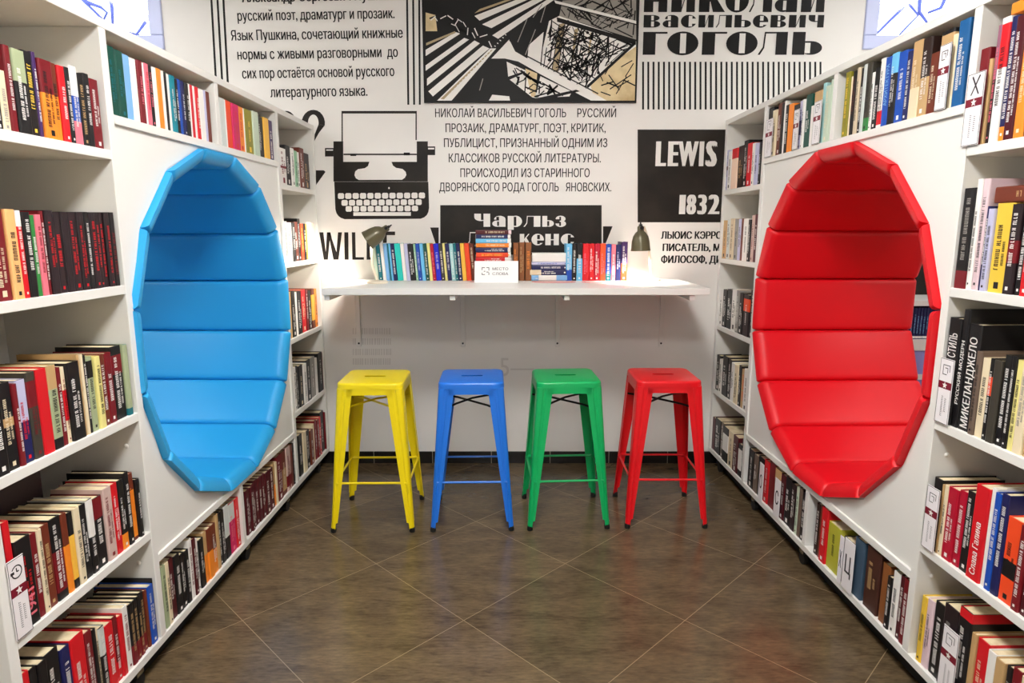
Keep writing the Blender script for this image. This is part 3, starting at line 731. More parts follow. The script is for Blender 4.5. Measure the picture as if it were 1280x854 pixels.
k3 5700,24367 5299,23824 5340,23796 5742,24339;
k3 2490,23569 3024,23733 3005,23786 2472,23621;
k3 3539,25425 4926,24896 4950,24955 3564,25483;
k3 2355,23359 2859,23521 2843,23566 2339,23404;
k3 2744,24801 3613,24443 3632,24484 2762,24841;
k3 4504,25639 5193,24623 5255,24660 4567,25676;
k3 4129,24397 3248,23103 3289,23078 4170,24372;
k3 4911,24289 4484,23435 4559,23401 4986,24255;
k3 5392,25250 5432,23882 5507,23883 5467,25251;
k3 2329,25334 3184,25037 3203,25087 2349,25383;
k3 2416,23945 3368,23554 3392,23607 2440,23998;
k3 5357,24250 6632,24871 6598,24929 5324,24309;
k3 2369,25501 2230,24499 2274,24493 2414,25496;
k3 4366,24891 5227,24516 5246,24558 4386,24932;
k3 3525,23486 4333,23929 4302,23976 3495,23534;
k3 2394,24044 1870,23363 1936,23317 2461,23998;
k3 4260,24431 4946,24163 4964,24206 4278,24473;
k3 3687,25673 3981,25084 4042,25110 3748,25699;
k3 4217,24099 4135,23183 4205,23176 4288,24092;
k3 4269,23773 4227,23093 4291,23089 4332,23768;
k3 2258,26026 3642,25156 3671,25197 2287,26067;
k3 5406,25031 5247,24343 5311,24328 5470,25016;
k3 3173,23716 4432,23084 4467,23148 3208,23780;
k3 2193,26130 2102,25016 2178,25010 2269,26124;
k3 3821,22727 4500,22922 4487,22960 3808,22765;
k3 3048,25433 2153,24671 2197,24626 3091,25388;
k3 3378,25744 3766,24852 3803,24865 3415,25758;
k3 3522,24083 4560,24665 4524,24721 3486,24140;
k3 4909,25224 4517,23566 4575,23553 4967,25211;
k3 3263,24269 3730,23961 3761,24004 3295,24312;
k3 3659,24872 2874,23343 2936,23314 3721,24844;
k3 4002,25065 4751,24568 4775,24600 4026,25097;
k3 3406,23378 3816,22885 3858,22915 3447,23409;
k3 2689,24927 3256,24205 3303,24238 2736,24959;
k3 2772,24718 1839,23535 1873,23511 2805,24694;
k3 5585,24615 4817,24036 4848,23999 5617,24578;
k3 4853,24033 5990,24336 5972,24390 4836,24087;
k3 3096,26090 3650,25717 3685,25763 3131,26135;
k3 2175,25899 2026,25392 2102,25372 2251,25878;
k3 5369,25324 5259,24208 5339,24199 5448,25316;
k3 2629,25220 2364,24695 2418,24670 2682,25196;
k3 3538,25885 4974,24920 5002,24957 3566,25922;
k3 3173,24646 4625,25283 4596,25340 3143,24704;
k3 2523,23993 3115,23766 3146,23839 2554,24066;
k3 4857,24890 5220,24469 5258,24497 4894,24918;
k3 3047,24810 4031,25234 4004,25287 3021,24864;
k3 2197,25823 2050,25299 2117,25282 2263,25806;
k3 2797,24422 3371,23326 3425,23351 2851,24447;
k3 1931,24667 1732,23396 1783,23388 1981,24660;
k3 3991,25481 4009,24996 4075,24997 4058,25482;
k3 4717,24339 5029,23840 5094,23876 4783,24374;
k3 3875,25697 3493,24108 3573,24090 3953,25680;
k3 2915,23673 3718,23992 3687,24058 2885,23739;
k3 2920,24666 3945,23946 3972,23981 2948,24701;
k3 2149,25741 3109,25140 3134,25175 2173,25776;
k3 2970,25884 2110,25209 2155,25159 3015,25834;
k3 3567,24643 2525,23847 2560,23807 3601,24604;
k3 2250,25059 3262,25620 3228,25672 2217,25111;
k3 3726,25407 4171,25147 4199,25190 3755,25451;
k3 4854,23996 4846,23392 4921,23390 4929,23993;
k3 3463,23458 4895,23834 4876,23894 3444,23519;
k3 5618,24848 4345,24036 4379,23990 5652,24801;
k3 4243,24619 3350,23987 3390,23938 4283,24570;
k3 2496,24908 3816,25305 3797,25358 2478,24961;
k3 4785,24471 6011,25117 5982,25164 4757,24518;
k3 4666,25276 5355,24848 5382,24887 4692,25315;
k3 6467,24543 5950,24072 5998,24025 6515,24496;
k3 4625,24149 4511,23135 4596,23125 4710,24139;
k3 4138,26759 4405,26245 4447,26264 4180,26777;
k3 4927,26019 5466,25808 5483,25848 4944,26058;
k3 6854,26614 6774,25334 6846,25328 6925,26608;
k3 4127,27079 4018,26459 4081,26448 4190,27069;
k3 5615,26104 5431,25738 5506,25704 5690,26070;
k3 4084,26984 3607,26205 3655,26179 4131,26958;
k3 5797,26749 6707,26414 6722,26451 5812,26787;
k3 5500,27288 5100,26549 5142,26528 5542,27267;
k3 5638,26509 4834,25819 4861,25791 5665,26482;
k3 5899,27088 6545,26849 6563,26894 5917,27133;
k3 4852,26120 4637,25831 4671,25809 4886,26098;
k3 5268,26053 6406,26604 6383,26643 5246,26092;
k3 3609,26773 3499,26232 3538,26225 3648,26766;
k3 5464,26916 5838,26380 5893,26413 5520,26949;
k3 5797,26321 6187,26182 6215,26255 5824,26393;
k3 4426,27072 5623,26590 5655,26661 4458,27143;
k3 3129,26811 4048,26174 4089,26226 3170,26863;
k3 3180,26697 3980,27121 3948,27172 3148,26749;
k3 5101,25646 5521,25849 5488,25907 5068,25704;
k3 5163,26685 4711,26358 4763,26296 5215,26624;
k3 2724,26661 2960,26331 3001,26357 2765,26687;
k3 5264,26625 4409,25917 4440,25885 5295,26593;
k3 5591,26631 6579,27162 6540,27223 5551,26693;
k3 5322,27325 5585,26746 5639,26766 5376,27345;
k3 6353,27232 5881,26853 5935,26795 6408,27174;
k3 3295,26874 3137,26237 3183,26227 3340,26863;
k3 5699,27373 4701,26782 4745,26720 5742,27311;
k3 3955,26816 4369,26333 4427,26376 4013,26859;
k3 3056,26675 3616,26303 3663,26366 3103,26737;
k3 4869,26311 5917,25925 5931,25960 4883,26346;
k3 3657,26686 4910,26124 4932,26168 3679,26730;
k3 3636,26331 4413,26038 4438,26099 3661,26392;
k3 6687,26114 5877,25702 5900,25663 6710,26075;
k3 5858,27326 6691,26271 6751,26312 5918,27366;
k3 3448,26861 3783,26686 3812,26735 3477,26909;
k3 4192,26464 3724,26120 3749,26091 4216,26435;
k3 6377,26437 5635,25967 5679,25908 6421,26378;
k3 3559,26740 4446,27014 4418,27088 3531,26814;
k3 4418,27297 3834,26808 3891,26749 4475,27238;
k3 5930,25682 6519,25922 6489,25982 5900,25743;
k3 4359,27087 5471,26665 5490,26711 4378,27133;
k3 6678,26726 6181,26044 6231,26011 6729,26693;
k3 3334,26610 3695,26083 3741,26110 3381,26637;
k3 6031,25981 6527,26223 6506,26259 6010,26017;
k3 6133,26106 6820,26379 6794,26434 6106,26161;
k3 5182,26744 4739,26206 4786,26172 5229,26710;
k3 6587,27422 6614,26729 6699,26730 6671,27423;
k3 5594,26736 5084,26435 5105,26404 5615,26705;
k3 4164,26477 4449,26091 4513,26132 4228,26518;
k3 4419,26533 5162,26888 5131,26942 4389,26587;
k3 5802,26432 5317,26088 5357,26038 5842,26383;
k3 3856,26607 4294,26381 4331,26445 3893,26671;
k3 5740,25654 6781,25185 6811,25246 5770,25715;
k3 6698,26729 6445,25684 6497,25672 6750,26717;
k3 4411,25896 5030,25639 5062,25708 4443,25966;
k3 1227,22706 1607,22505 1635,22555 1255,22755;
k3 2075,22667 2515,21949 2604,21998 2163,22715;
k3 1124,22918 1456,22682 1518,22761 1187,22997;
k3 338,23130 236,22671 349,22649 450,23108;
k3 1763,22713 2901,22049 2940,22109 1802,22773;
k3 2577,22679 1975,22165 2047,22088 2649,22603;
k3 31,23424 374,22879 442,22917 99,23462;
k3 213,23554 1117,22948 1153,22995 248,23601;
k3 1530,22619 1515,22181 1586,22179 1601,22617;
k3 607,23232 1052,22919 1118,23003 673,23316;
k3 754,23059 697,22255 767,22250 824,23054;
k3 1823,22371 1452,22051 1494,22006 1865,22327;
k3 122,23563 305,23150 359,23172 176,23584;
k3 2386,22397 2026,22208 2076,22122 2437,22312;
k3 226,22699 729,22921 702,22976 198,22754;
k3 1289,21983 2044,22200 2019,22275 1265,22058;
k3 1196,22733 862,22452 902,22408 1236,22689;
k3 1067,22960 1844,22604 1878,22673 1102,23028;
k3 1703,22765 2149,22519 2178,22567 1732,22813;
k3 1901,22471 2700,22186 2726,22255 1927,22540;
k3 709,22524 1407,22240 1442,22317 743,22601;
k3 459,23410 1491,22692 1553,22774 522,23491;
k3 2191,22603 1978,22235 2079,22182 2292,22550;
k3 830,23081 1648,22774 1676,22844 859,23150;
k3 989,22171 1792,22560 1764,22612 960,22223;
k3 979,23357 658,22979 717,22933 1038,23313;
k3 -3875,26084 -3728,25762 -3649,25795 -3795,26117;
k3 -3601,26240 -3244,26013 -3186,26092 -3543,26319;
k3 -2758,25835 -2485,25691 -2441,25765 -2714,25908;
k3 -2985,25666 -2697,25250 -2609,25305 -2897,25720;
k3 -2768,25608 -2584,25385 -2503,25444 -2687,25666;
k3 -4609,26155 -4184,26308 -4214,26382 -4638,26230;
k3 -3571,26313 -3571,25836 -3462,25837 -3462,26315;
k3 -3696,26114 -3525,25792 -3440,25832 -3610,26154;
k3 -2432,25208 -1902,25369 -1919,25420 -2449,25259;
k3 -2630,25829 -2427,25334 -2321,25373 -2524,25868;
k3 -2308,25753 -1878,25589 -1840,25674 -2271,25838;
k3 -2548,25709 -2319,25163 -2257,25186 -2487,25732;
k3 -2706,25883 -3075,25580 -3009,25510 -2640,25813;
k3 -2829,26044 -2904,25462 -2852,25457 -2777,26039;
k3 -2920,25647 -2320,25273 -2284,25322 -2884,25696;
k3 -3017,25736 -3201,25514 -3134,25466 -2951,25688;
k3 -2719,25801 -2176,25457 -2129,25522 -2671,25866;
k3 -2199,25500 -1827,25607 -1851,25680 -2222,25572;
k3 -3009,26014 -3125,25581 -3058,25566 -2942,25999;
k3 -1424,25362 -1620,24970 -1565,24946 -1370,25339;
k3 -3647,26256 -3044,25905 -2985,25992 -3588,26343;
k3 -4039,26177 -3782,26003 -3746,26050 -4002,26224;
k3 -2275,25777 -1748,25433 -1711,25481 -2239,25825;
k3 -3718,26338 -3081,25890 -3029,25954 -3666,26402;
k3 -3011,25602 -2536,25364 -2493,25439 -2967,25676;
k3 -1670,25388 -1229,24764 -1140,24819 -1581,25443;
w4 -2138,25683 -1953,25281 -1894,25306 -2079,25707;
w4 -3627,26334 -3323,26126 -3284,26174 -3589,26383;
w4 -3047,26127 -3245,25840 -3200,25814 -3003,26101;
w4 -3420,25895 -3149,25780 -3129,25821 -3400,25935;
w4 -2495,25710 -2538,25326 -2487,25322 -2445,25706;
w4 -2263,25445 -2097,25148 -2053,25170 -2220,25466;
w4 -4301,26339 -4574,26116 -4539,26078 -4265,26301;
w4 -3193,25852 -2977,25475 -2943,25492 -3159,25869;
w4 -4007,26158 -3675,26315 -3699,26360 -4031,26203;
w4 -1331,24994 -1171,24664 -1121,24686 -1282,25015;
w4 -2766,26005 -2597,25743 -2558,25765 -2727,26027;
w4 -3071,26161 -2804,25989 -2782,26018 -3049,26191;
w4 -4332,26237 -4208,26048 -4165,26073 -4289,26262;
w4 -1809,25199 -1374,25328 -1389,25374 -1824,25245;
k3 5468,23194 6103,22369 6151,22403 5517,23226;
k3 6322,22899 7008,22592 7040,22660 6354,22967;
k3 6796,24000 6171,23655 6201,23609 6826,23954;
k3 6862,23839 6420,23124 6466,23097 6908,23813;
k3 6490,23130 5922,22188 5967,22162 6535,23105;
k3 5378,22764 6090,22506 6118,22580 5407,22838;
k3 5089,22602 5781,22804 5757,22872 5065,22669;
k3 6640,22930 6044,22597 6074,22549 6671,22882;
k3 6759,23240 5561,22457 5597,22408 6795,23192;
k3 5641,23925 5254,23251 5306,23223 5693,23898;
k3 5050,22263 5625,22062 5644,22117 5070,22317;
k3 4852,23424 5154,22851 5202,22873 4899,23446;
k3 3019,23547 3010,23468 2898,23469 2837,23547 2899,23626 2989,23627;
k3 2332,24877 2307,24799 2206,24800 2185,24877 2221,24955 2288,24956;
k3 4943,23851 4874,23772 4779,23773 4714,23851 4757,23930 4868,23931;
k3 3035,23608 2976,23529 2879,23530 2830,23608 2904,23687 2986,23688;
k3 2836,23140 2782,23060 2670,23061 2622,23139 2671,23219 2768,23220;
k3 4609,25270 4543,25193 4429,25193 4369,25270 4441,25348 4542,25349;
k3 4045,24273 3975,24194 3875,24195 3838,24272 3872,24351 3979,24352;
k3 3728,23475 3709,23396 3603,23396 3544,23475 3606,23554 3689,23555;
k3 4198,23166 4150,23087 4042,23087 4001,23166 4048,23245 4142,23247;
k3 3200,25017 3148,24939 3049,24939 3001,25017 3047,25095 3118,25096;
k3 2976,24918 2916,24840 2805,24840 2753,24917 2828,24996 2907,24997;
k3 3237,23582 3189,23503 3104,23503 3076,23582 3116,23661 3199,23662;
k3 4285,24050 4226,23972 4124,23972 4099,24050 4139,24129 4241,24130;
k3 4348,25460 4299,25383 4202,25383 4166,25460 4179,25538 4269,25539;
k3 2640,24668 2607,24590 2510,24590 2477,24668 2533,24746 2609,24747;
k3 4574,25145 4535,25068 4444,25068 4385,25145 4445,25223 4544,25225;
k3 4621,25398 4563,25320 4457,25321 4431,25398 4478,25475 4568,25477;
k3 4201,24965 4142,24887 4053,24887 4016,24965 4047,25043 4142,25044;
k3 4131,24580 4068,24501 3951,24502 3909,24579 3945,24658 4064,24659;
k3 2350,23169 2290,23090 2200,23090 2139,23169 2188,23248 2292,23249;
k3 3979,25397 3942,25320 3848,25320 3774,25397 3831,25475 3946,25476;
k3 2232,24008 2155,23929 2070,23929 2006,24007 2075,24086 2156,24088;
k3 2541,25200 2482,25123 2377,25123 2310,25200 2392,25278 2483,25279;
k3 2795,24643 2707,24565 2619,24565 2603,24643 2623,24721 2728,24722;
k3 3845,23695 3769,23617 3682,23617 3641,23695 3689,23775 3783,23776;
k3 4998,23318 4961,23239 4854,23239 4816,23318 4849,23397 4958,23399;
k5 2502,26264 6977,25043 6985,24801 2533,26025;
k5 3599,26746 4518,25861 4586,25922 3667,26807;
k5 6862,24943 4232,22603 4339,22495 6969,24838;
w6 2350,27146 6962,26069 6967,25918 2427,26988;
w6 -1166,24080 -158,25088 177,24459 753,24143 4827,22135 5416,21813 4494,21813 1623,23235 370,23917 -398,24080;
k6 -400,23053 755,23417 660,23281 -208,22916;
k6 1245,21905 3660,22411 3855,22319 1731,21813;
k7 833,24178 4907,22153 4937,22210 864,24234;
k7 -175,25045 736,24172 770,24204 -141,25077;
k7 1606,23139 4477,21813 4512,21818 1641,23204;
k7 2421,26927 6969,25848 6968,25899 2434,26979;
k5 1787,25556 1591,23666 1648,23660 1843,25550;
k5 958,24802 1831,25536 1799,25569 926,24836;
k4 2957,25983 2580,23375 2628,23368 3004,25977;
k4 2626,25895 2242,23466 2290,23459 2673,25888;
w5 -1324,21813 -1128,22135 -160,22043 -112,21813;
g5 342,24945 863,26149 819,26166 298,24962;
g5 775,24270 1341,25616 1297,25632 730,24287;
g5 1625,25974 1902,26859 1857,26871 1579,25987;
g5 1192,26234 1709,26940 1670,26965 1153,26259;
g5 -1829,22359 -1631,23001 -1677,23013 -1875,22372;
w5 -3607,22161 -3531,22124 -3508,22165 -3585,22202;
w5 -3453,22314 -3376,22277 -3354,22319 -3431,22355;
w5 -3298,22467 -3222,22431 -3199,22472 -3276,22508;
w5 -3144,22620 -3068,22584 -3045,22625 -3122,22661;
w5 -2990,22773 -2914,22736 -2892,22777 -2968,22814;
w5 -2837,22926 -2760,22889 -2738,22930 -2815,22966;
w5 -2683,23078 -2606,23041 -2584,23082 -2661,23119;
w5 -2530,23230 -2453,23193 -2431,23234 -2508,23271;
w5 -2377,23382 -2300,23345 -2278,23386 -2355,23423;
w5 -2224,23533 -2147,23497 -2125,23538 -2202,23574;
w5 -2071,23685 -1995,23649 -1973,23689 -2049,23725;
w5 -1919,23836 -1842,23800 -1821,23840 -1897,23877;
w5 -1767,23987 -1690,23951 -1668,23991 -1745,24028;
w5 -1615,24138 -1538,24102 -1517,24142 -1593,24178;
w5 -1463,24288 -1387,24252 -1365,24293 -1441,24329;
w5 -1311,24439 -1235,24403 -1213,24443 -1290,24479;
w5 -1160,24589 -1084,24553 -1062,24593 -1138,24629;
w5 -1009,24739 -933,24703 -911,24743 -987,24779;
w5 -858,24889 -782,24853 -760,24893 -837,24929;
w5 -707,25038 -631,25002 -610,25042 -686,25078;
w5 -557,25187 -481,25152 -459,25192 -535,25227;
w5 -407,25336 -330,25301 -309,25341 -385,25376;
k0 -4961,21771 7133,21771 6940,27591 -4827,27591""",
}

# ============================================================ the room
WY = 3.86
bm = bmesh.new(); box(bm, -4.2, 4.2, -3.0, WY + .25, -.08, 0)
struct(link('floor', bm, floor_material()))
bm = bmesh.new(); box(bm, -4.2, 4.2, -3.0, WY + .25, CEIL, CEIL + .1)
struct(link('ceiling', bm, M_CEIL))
bm = bmesh.new()
WZ0, WZ1 = 2.46, 2.96
box(bm, -4.2, 4.2, WY, WY + .25, 0, WZ0); box(bm, -4.2, 4.2, WY, WY + .25, WZ1, CEIL)
box(bm, -4.2, -3.25, WY, WY + .25, WZ0, WZ1); box(bm, -1.967, 1.985, WY, WY + .25, WZ0, WZ1); box(bm, 3.25, 4.2, WY, WY + .25, WZ0, WZ1)
wall = struct(link('wall_back', bm, M_WALL))
for nm, a in (('wall_left', (-4.35, -4.2, -3, WY + .25)), ('wall_right', (4.2, 4.35, -3, WY + .25)), ('wall_front', (-4.35, 4.35, -3.15, -3))):
    bm = bmesh.new(); box(bm, *a, 0, CEIL); struct(link(nm, bm, M_WALL))
# windows flush with the wall
mg = bpy.data.materials.new('window glass'); mg.use_nodes = True
nt = mg.node_tree; nt.nodes.remove(nt.nodes['Principled BSDF'])
tr = nt.nodes.new('ShaderNodeBsdfTransparent'); gl = nt.nodes.new('ShaderNodeBsdfGlossy'); mx = nt.nodes.new('ShaderNodeMixShader')
gl.inputs['Roughness'].default_value = .02; mx.inputs[0].default_value = .06
nt.links.new(tr.outputs[0], mx.inputs[1]); nt.links.new(gl.outputs[0], mx.inputs[2]); nt.links.new(mx.outputs[0], nt.nodes['Material Output'].inputs['Surface'])
M_FRAME = mat('window frame white', rgb(196, 204, 240), 0.4)
for nm, a, b in (('window_1', -3.25, -1.967), ('window_2', 1.985, 3.25)):
    bm = bmesh.new(); y0, y1 = WY - .012, WY + .06; w = .075
    box(bm, a, b, y0, y1, WZ0, WZ0 + w, bev=.006); box(bm, a, b, y0, y1, WZ1 - .05, WZ1, bev=.006)
    box(bm, a, a + w, y0, y1, WZ0 + w, WZ1 - .05, bev=.006); box(bm, b - w, b, y0, y1, WZ0 + w, WZ1 - .05, bev=.006)
    fr = struct(link(nm, bm, M_FRAME))
    newbox('glass_pane', mg, fr, a + w, b - w, WY + .02, WY + .026, WZ0 + w, WZ1 - .05)
# skirting of black tiles with pale joints
bm = bmesh.new(); x = -4.2 + .02
box(bm, -4.2, 4.2, WY - .006, WY, 0, .074, 1)
xs = [-1.25 + .37 * k - .02 for k in range(8)]
edges = [-4.2] + [-.13 + .37 * k for k in range(-10, 11)] + [4.2]
for a, b in zip(edges, edges[1:]): box(bm, a + .002, b - .002, WY - .014, WY - .005, .003, .078, 0)
struct(link('baseboard_back', bm, [M_TILEB, M_GROUT]))

# ceiling light panels; the side and window pairs are added fill lights
M_EMITS = {}
for i, (x, y, s) in enumerate(FIXTURES):
    where = ['over the aisle between the two seats', 'over the viewer', 'behind the viewer', 'over the space left of the blue seat unit', 'over the space right of the red seat unit', 'beside the left window', 'beside the right window'][i]
    t = empty('ceiling_light', 'square white ceiling light panel ' + where, 'ceiling light', T((x, y, CEIL)), 'ceiling light panels')
    bm = bmesh.new()
    for q in ((-.31, .31, -.31, -.29), (-.31, .31, .29, .31), (-.31, -.29, -.29, .29), (.29, .31, -.29, .29)): box(bm, *q, -.05, 0)
    link('frame', bm, M_WHITE, t)
    if s not in M_EMITS: M_EMITS[s] = emit('light diffuser', FIX_COL, s)
    newbox('diffuser', M_EMITS[s], t, -.289, .289, -.289, .289, -.04, -.012)

# ============================================================ wall print
LAYER = {'k': M_INK, 'b': M_BOARD, 'w': M_WALL, 'c': M_CREAM, 't': M_TAN, 'g': M_GREY}
def wall_y(layer): return WY - .0010 - .0006 * layer
def shapes_into(bm, key, mats, yfun):
    for rec in SHAPES[key].split(';'):
        tok = rec.split()
        col, lay = tok[0][0], int(tok[0][1:])
        pts = [tuple(int(v) / 1e4 for v in p.split(',')) for p in tok[1:]]
        vs = [bm.verts.new((x, yfun(lay), z)) for x, z in pts]
        f = bm.faces.new(vs); f.material_index = mats.index(col)
        f.normal_update()
        if f.normal.y > 0: f.normal_flip()
def R_(a, b, c, d): return [(a, b), (c, b), (c, d), (a, d)]
def E_(cx, cy, rx, ry, n=28): return [(cx + rx * math.cos(2 * math.pi * k / n), cy + ry * math.sin(2 * math.pi * k / n)) for k in range(n)]
# fat display letters in a unit box: strokes, then the counters cut out of them
FAT = {
 'н': ([R_(0, 0, .4, 1), R_(.4, .44, .62, .53), R_(.62, 0, 1, 1)], []),
 'и': ([R_(0, 0, .44, 1), [(.44, .05), (.44, .2), (.64, .95), (.64, .8)], R_(.64, 0, 1, 1)], []),
 'й': ([R_(0, 0, .44, 1), [(.44, .05), (.44, .2), (.64, .95), (.64, .8)], R_(.64, 0, 1, 1), E_(.52, 1.16, .26, .09)], []),
 'к': ([R_(0, 0, .42, 1), [(.42, .42), (.42, .55), (.8, 1), (.92, 1)], [(.44, .48), (.6, .72), (1.04, 0), (.56, 0)]], []),
 'о': ([E_(.5, .5, .5, .52)], [R_(.41, .07, .6, .93)]),
 'л': ([[(-.02, 0), (.06, 0), (.2, .3), (.24, 1), (.19, 1), (.15, .34)], R_(.19, .93, 1, 1), R_(.6, 0, 1, 1)], []),
 'д': ([[(-.02, 0), (.06, 0), (.2, .3), (.24, 1), (.19, 1), (.15, .34)], R_(.19, .93, 1, 1), R_(.6, 0, 1, 1), R_(-.06, -.12, 1.06, .02)], []),
 'а': ([R_(.5, 0, .98, .68), E_(.56, .7, .42, .31), E_(.36, .29, .36, .29)], [R_(.36, .08, .5, .48), R_(.1, .57, .5, .66), R_(.3, .66, .5, .92)]),
 'в': ([R_(0, 0, .45, 1), E_(.55, .76, .4, .24), E_(.58, .27, .42, .27)], [R_(.45, .57, .6, .93), R_(.45, .07, .62, .48)]),
 'с': ([E_(.5, .5, .5, .52)], [R_(.5, .08, .72, .92), R_(.7, .3, 1.03, .7)]),
 'ь': ([R_(0, 0, .42, 1), E_(.62, .3, .38, .3), R_(.42, .53, .64, .6)], [R_(.42, .07, .6, .52)]),
 'е': ([E_(.5, .5, .5, .52)], [R_(.46, .54, .68, .92), R_(.46, .1, .68, .42), R_(.66, .2, 1.03, .42)]),
 'ч': ([R_(.58, 0, 1, 1), E_(.4, .72, .4, .28), R_(0, .72, .4, 1)], [R_(.42, .52, .58, 1.01)]),
 'г': ([R_(0, 0, .52, 1), R_(.52, .92, 1, 1)], []),
 'р': ([R_(0, -.28, .42, 1), E_(.55, .5, .45, .52)], [R_(.42, .08, .6, .92)]),
 'з': ([E_(.5, .73, .45, .29), E_(.52, .28, .48, .3)], [R_(-.02, .3, .42, .7), R_(.38, .08, .54, .46), R_(.38, .56, .54, .92)]),
}
def fat_into(bm, part, mats):
    for p, col, ch, x0, x1, z0, z1 in GLYPHS:
        if p != part: continue
        other = 'w' if col == 'k' else 'b'
        for lay, c, polys in ((2, col, FAT[ch][0]), (4, other, FAT[ch][1])):
            for j, q in enumerate(polys):
                f = bm.faces.new([bm.verts.new((x0 + u * (x1 - x0), wall_y(lay + .2 * j), z0 + v * (z1 - z0))) for u, v in q])
                f.material_index = mats.index(c); f.normal_update()
                if f.normal.y > 0: f.normal_flip()
def texts_into(bm, part, mi, lay):
    for p, s, x0, x1, z, cap, bold, rot in TEXTS:
        if p != part: continue
        c, sn = math.cos(rot), math.sin(rot); xc = (x1 - x0) / 2
        put_text(bm, s, x0, x1, cap, bold, lambda u, v: (x0 + xc + (u - xc) * c - v * sn, wall_y(lay), z + (u - xc) * sn + v * c), mi, (0, -.00015, 0))
def mural(name, label, keys, texts, fat, mats):
    bm = bmesh.new()
    for k in keys: shapes_into(bm, k, mats, wall_y)
    for t, m_, lay in texts: texts_into(bm, t, mats.index(m_), lay)
    for t in fat: fat_into(bm, t, mats)
    o = link(name, bm, [LAYER[m_] if m_ != 'q' else M_GHOST for m_ in mats], wall)
    o['label'] = label
    return o
mural('printed_paragraph', 'six lines of black Cyrillic text top left on the wall', [], [('poem', 'k', 0)], [], ['k'])
mural('printed_biography', 'paragraph of narrow Cyrillic capitals under the lattice picture', [], [('biography', 'k', 0)], [], ['k'])
mural('printed_stripes', 'triple black stripes on both sides of the text', ['stripes'], [], [], ['k'])
mural('printed_heading', 'three lines of fat black Cyrillic letters top right', [], [], ['heading'], ['k', 'w'])
mural('printed_bars', 'row of thin black upright bars under the heading', ['barcode'], [], [], ['k'])
mural('printed_panel', 'black panel with white LEWIS and 1832', ['panel'], [('panel', 'w', 2)], [], ['b', 'w'])
mural('printed_caption', 'three lines of bold Cyrillic text under the black panel', [], [('caption', 'k', 0)], [], ['k'])
mural('printed_banner', 'black ribbon banner with fat white Cyrillic letters', ['banner'], [], ['banner'], ['b', 'w'])
mural('printed_typewriter', 'black typewriter silhouette with white keys', ['typewriter'], [], [], ['b', 'w'])
mural('printed_numeral', 'large black numerals beside the typewriter', ['numeral'], [], [], ['b'])
mural('printed_word', 'large black WILDE lettering behind the lamp', ['wilde'], [], [], ['b'])
mural('faded_lettering', 'faint painted over lettering under the counter', ['ghost'], [('ghost', 'q', 0)], [], ['q'])
bm = bmesh.new()
f = bm.faces.new([bm.verts.new(p) for p in ((2.1, wall_y(0), 1.04), (3.3, wall_y(0), 1.04), (3.3, wall_y(0), 1.7), (2.1, wall_y(0), 1.7))])
o = link('printed_board', bm, M_BOARD, wall); o['label'] = 'black printed board in the next aisle'
# the lattice picture is a thin mounted sheet
PX0, PX1, PZ0, PZ1 = -.4955, .7020, 2.1775, 2.758
pic = tag(newbox('picture_panel', M_INK, None, PX0 - .008, PX1 + .010, WY - .016, WY - .0002, PZ0 - .006, PZ1),
          'black and white picture of riveted iron girders at the top of the back wall', 'picture')
bm = bmesh.new(); shapes_into(bm, 'photo', ['k', 'w', 'c', 't', 'g'], lambda l: WY - .0164 - .0003 * l)
for v in bm.verts: v.co.x = min(max(v.co.x, PX0), PX1); v.co.z = min(max(v.co.z, PZ0), PZ1)
link('printed_girders', bm, [M_INK, M_PWHITE, M_CREAM, M_TAN, M_GREY], pic)

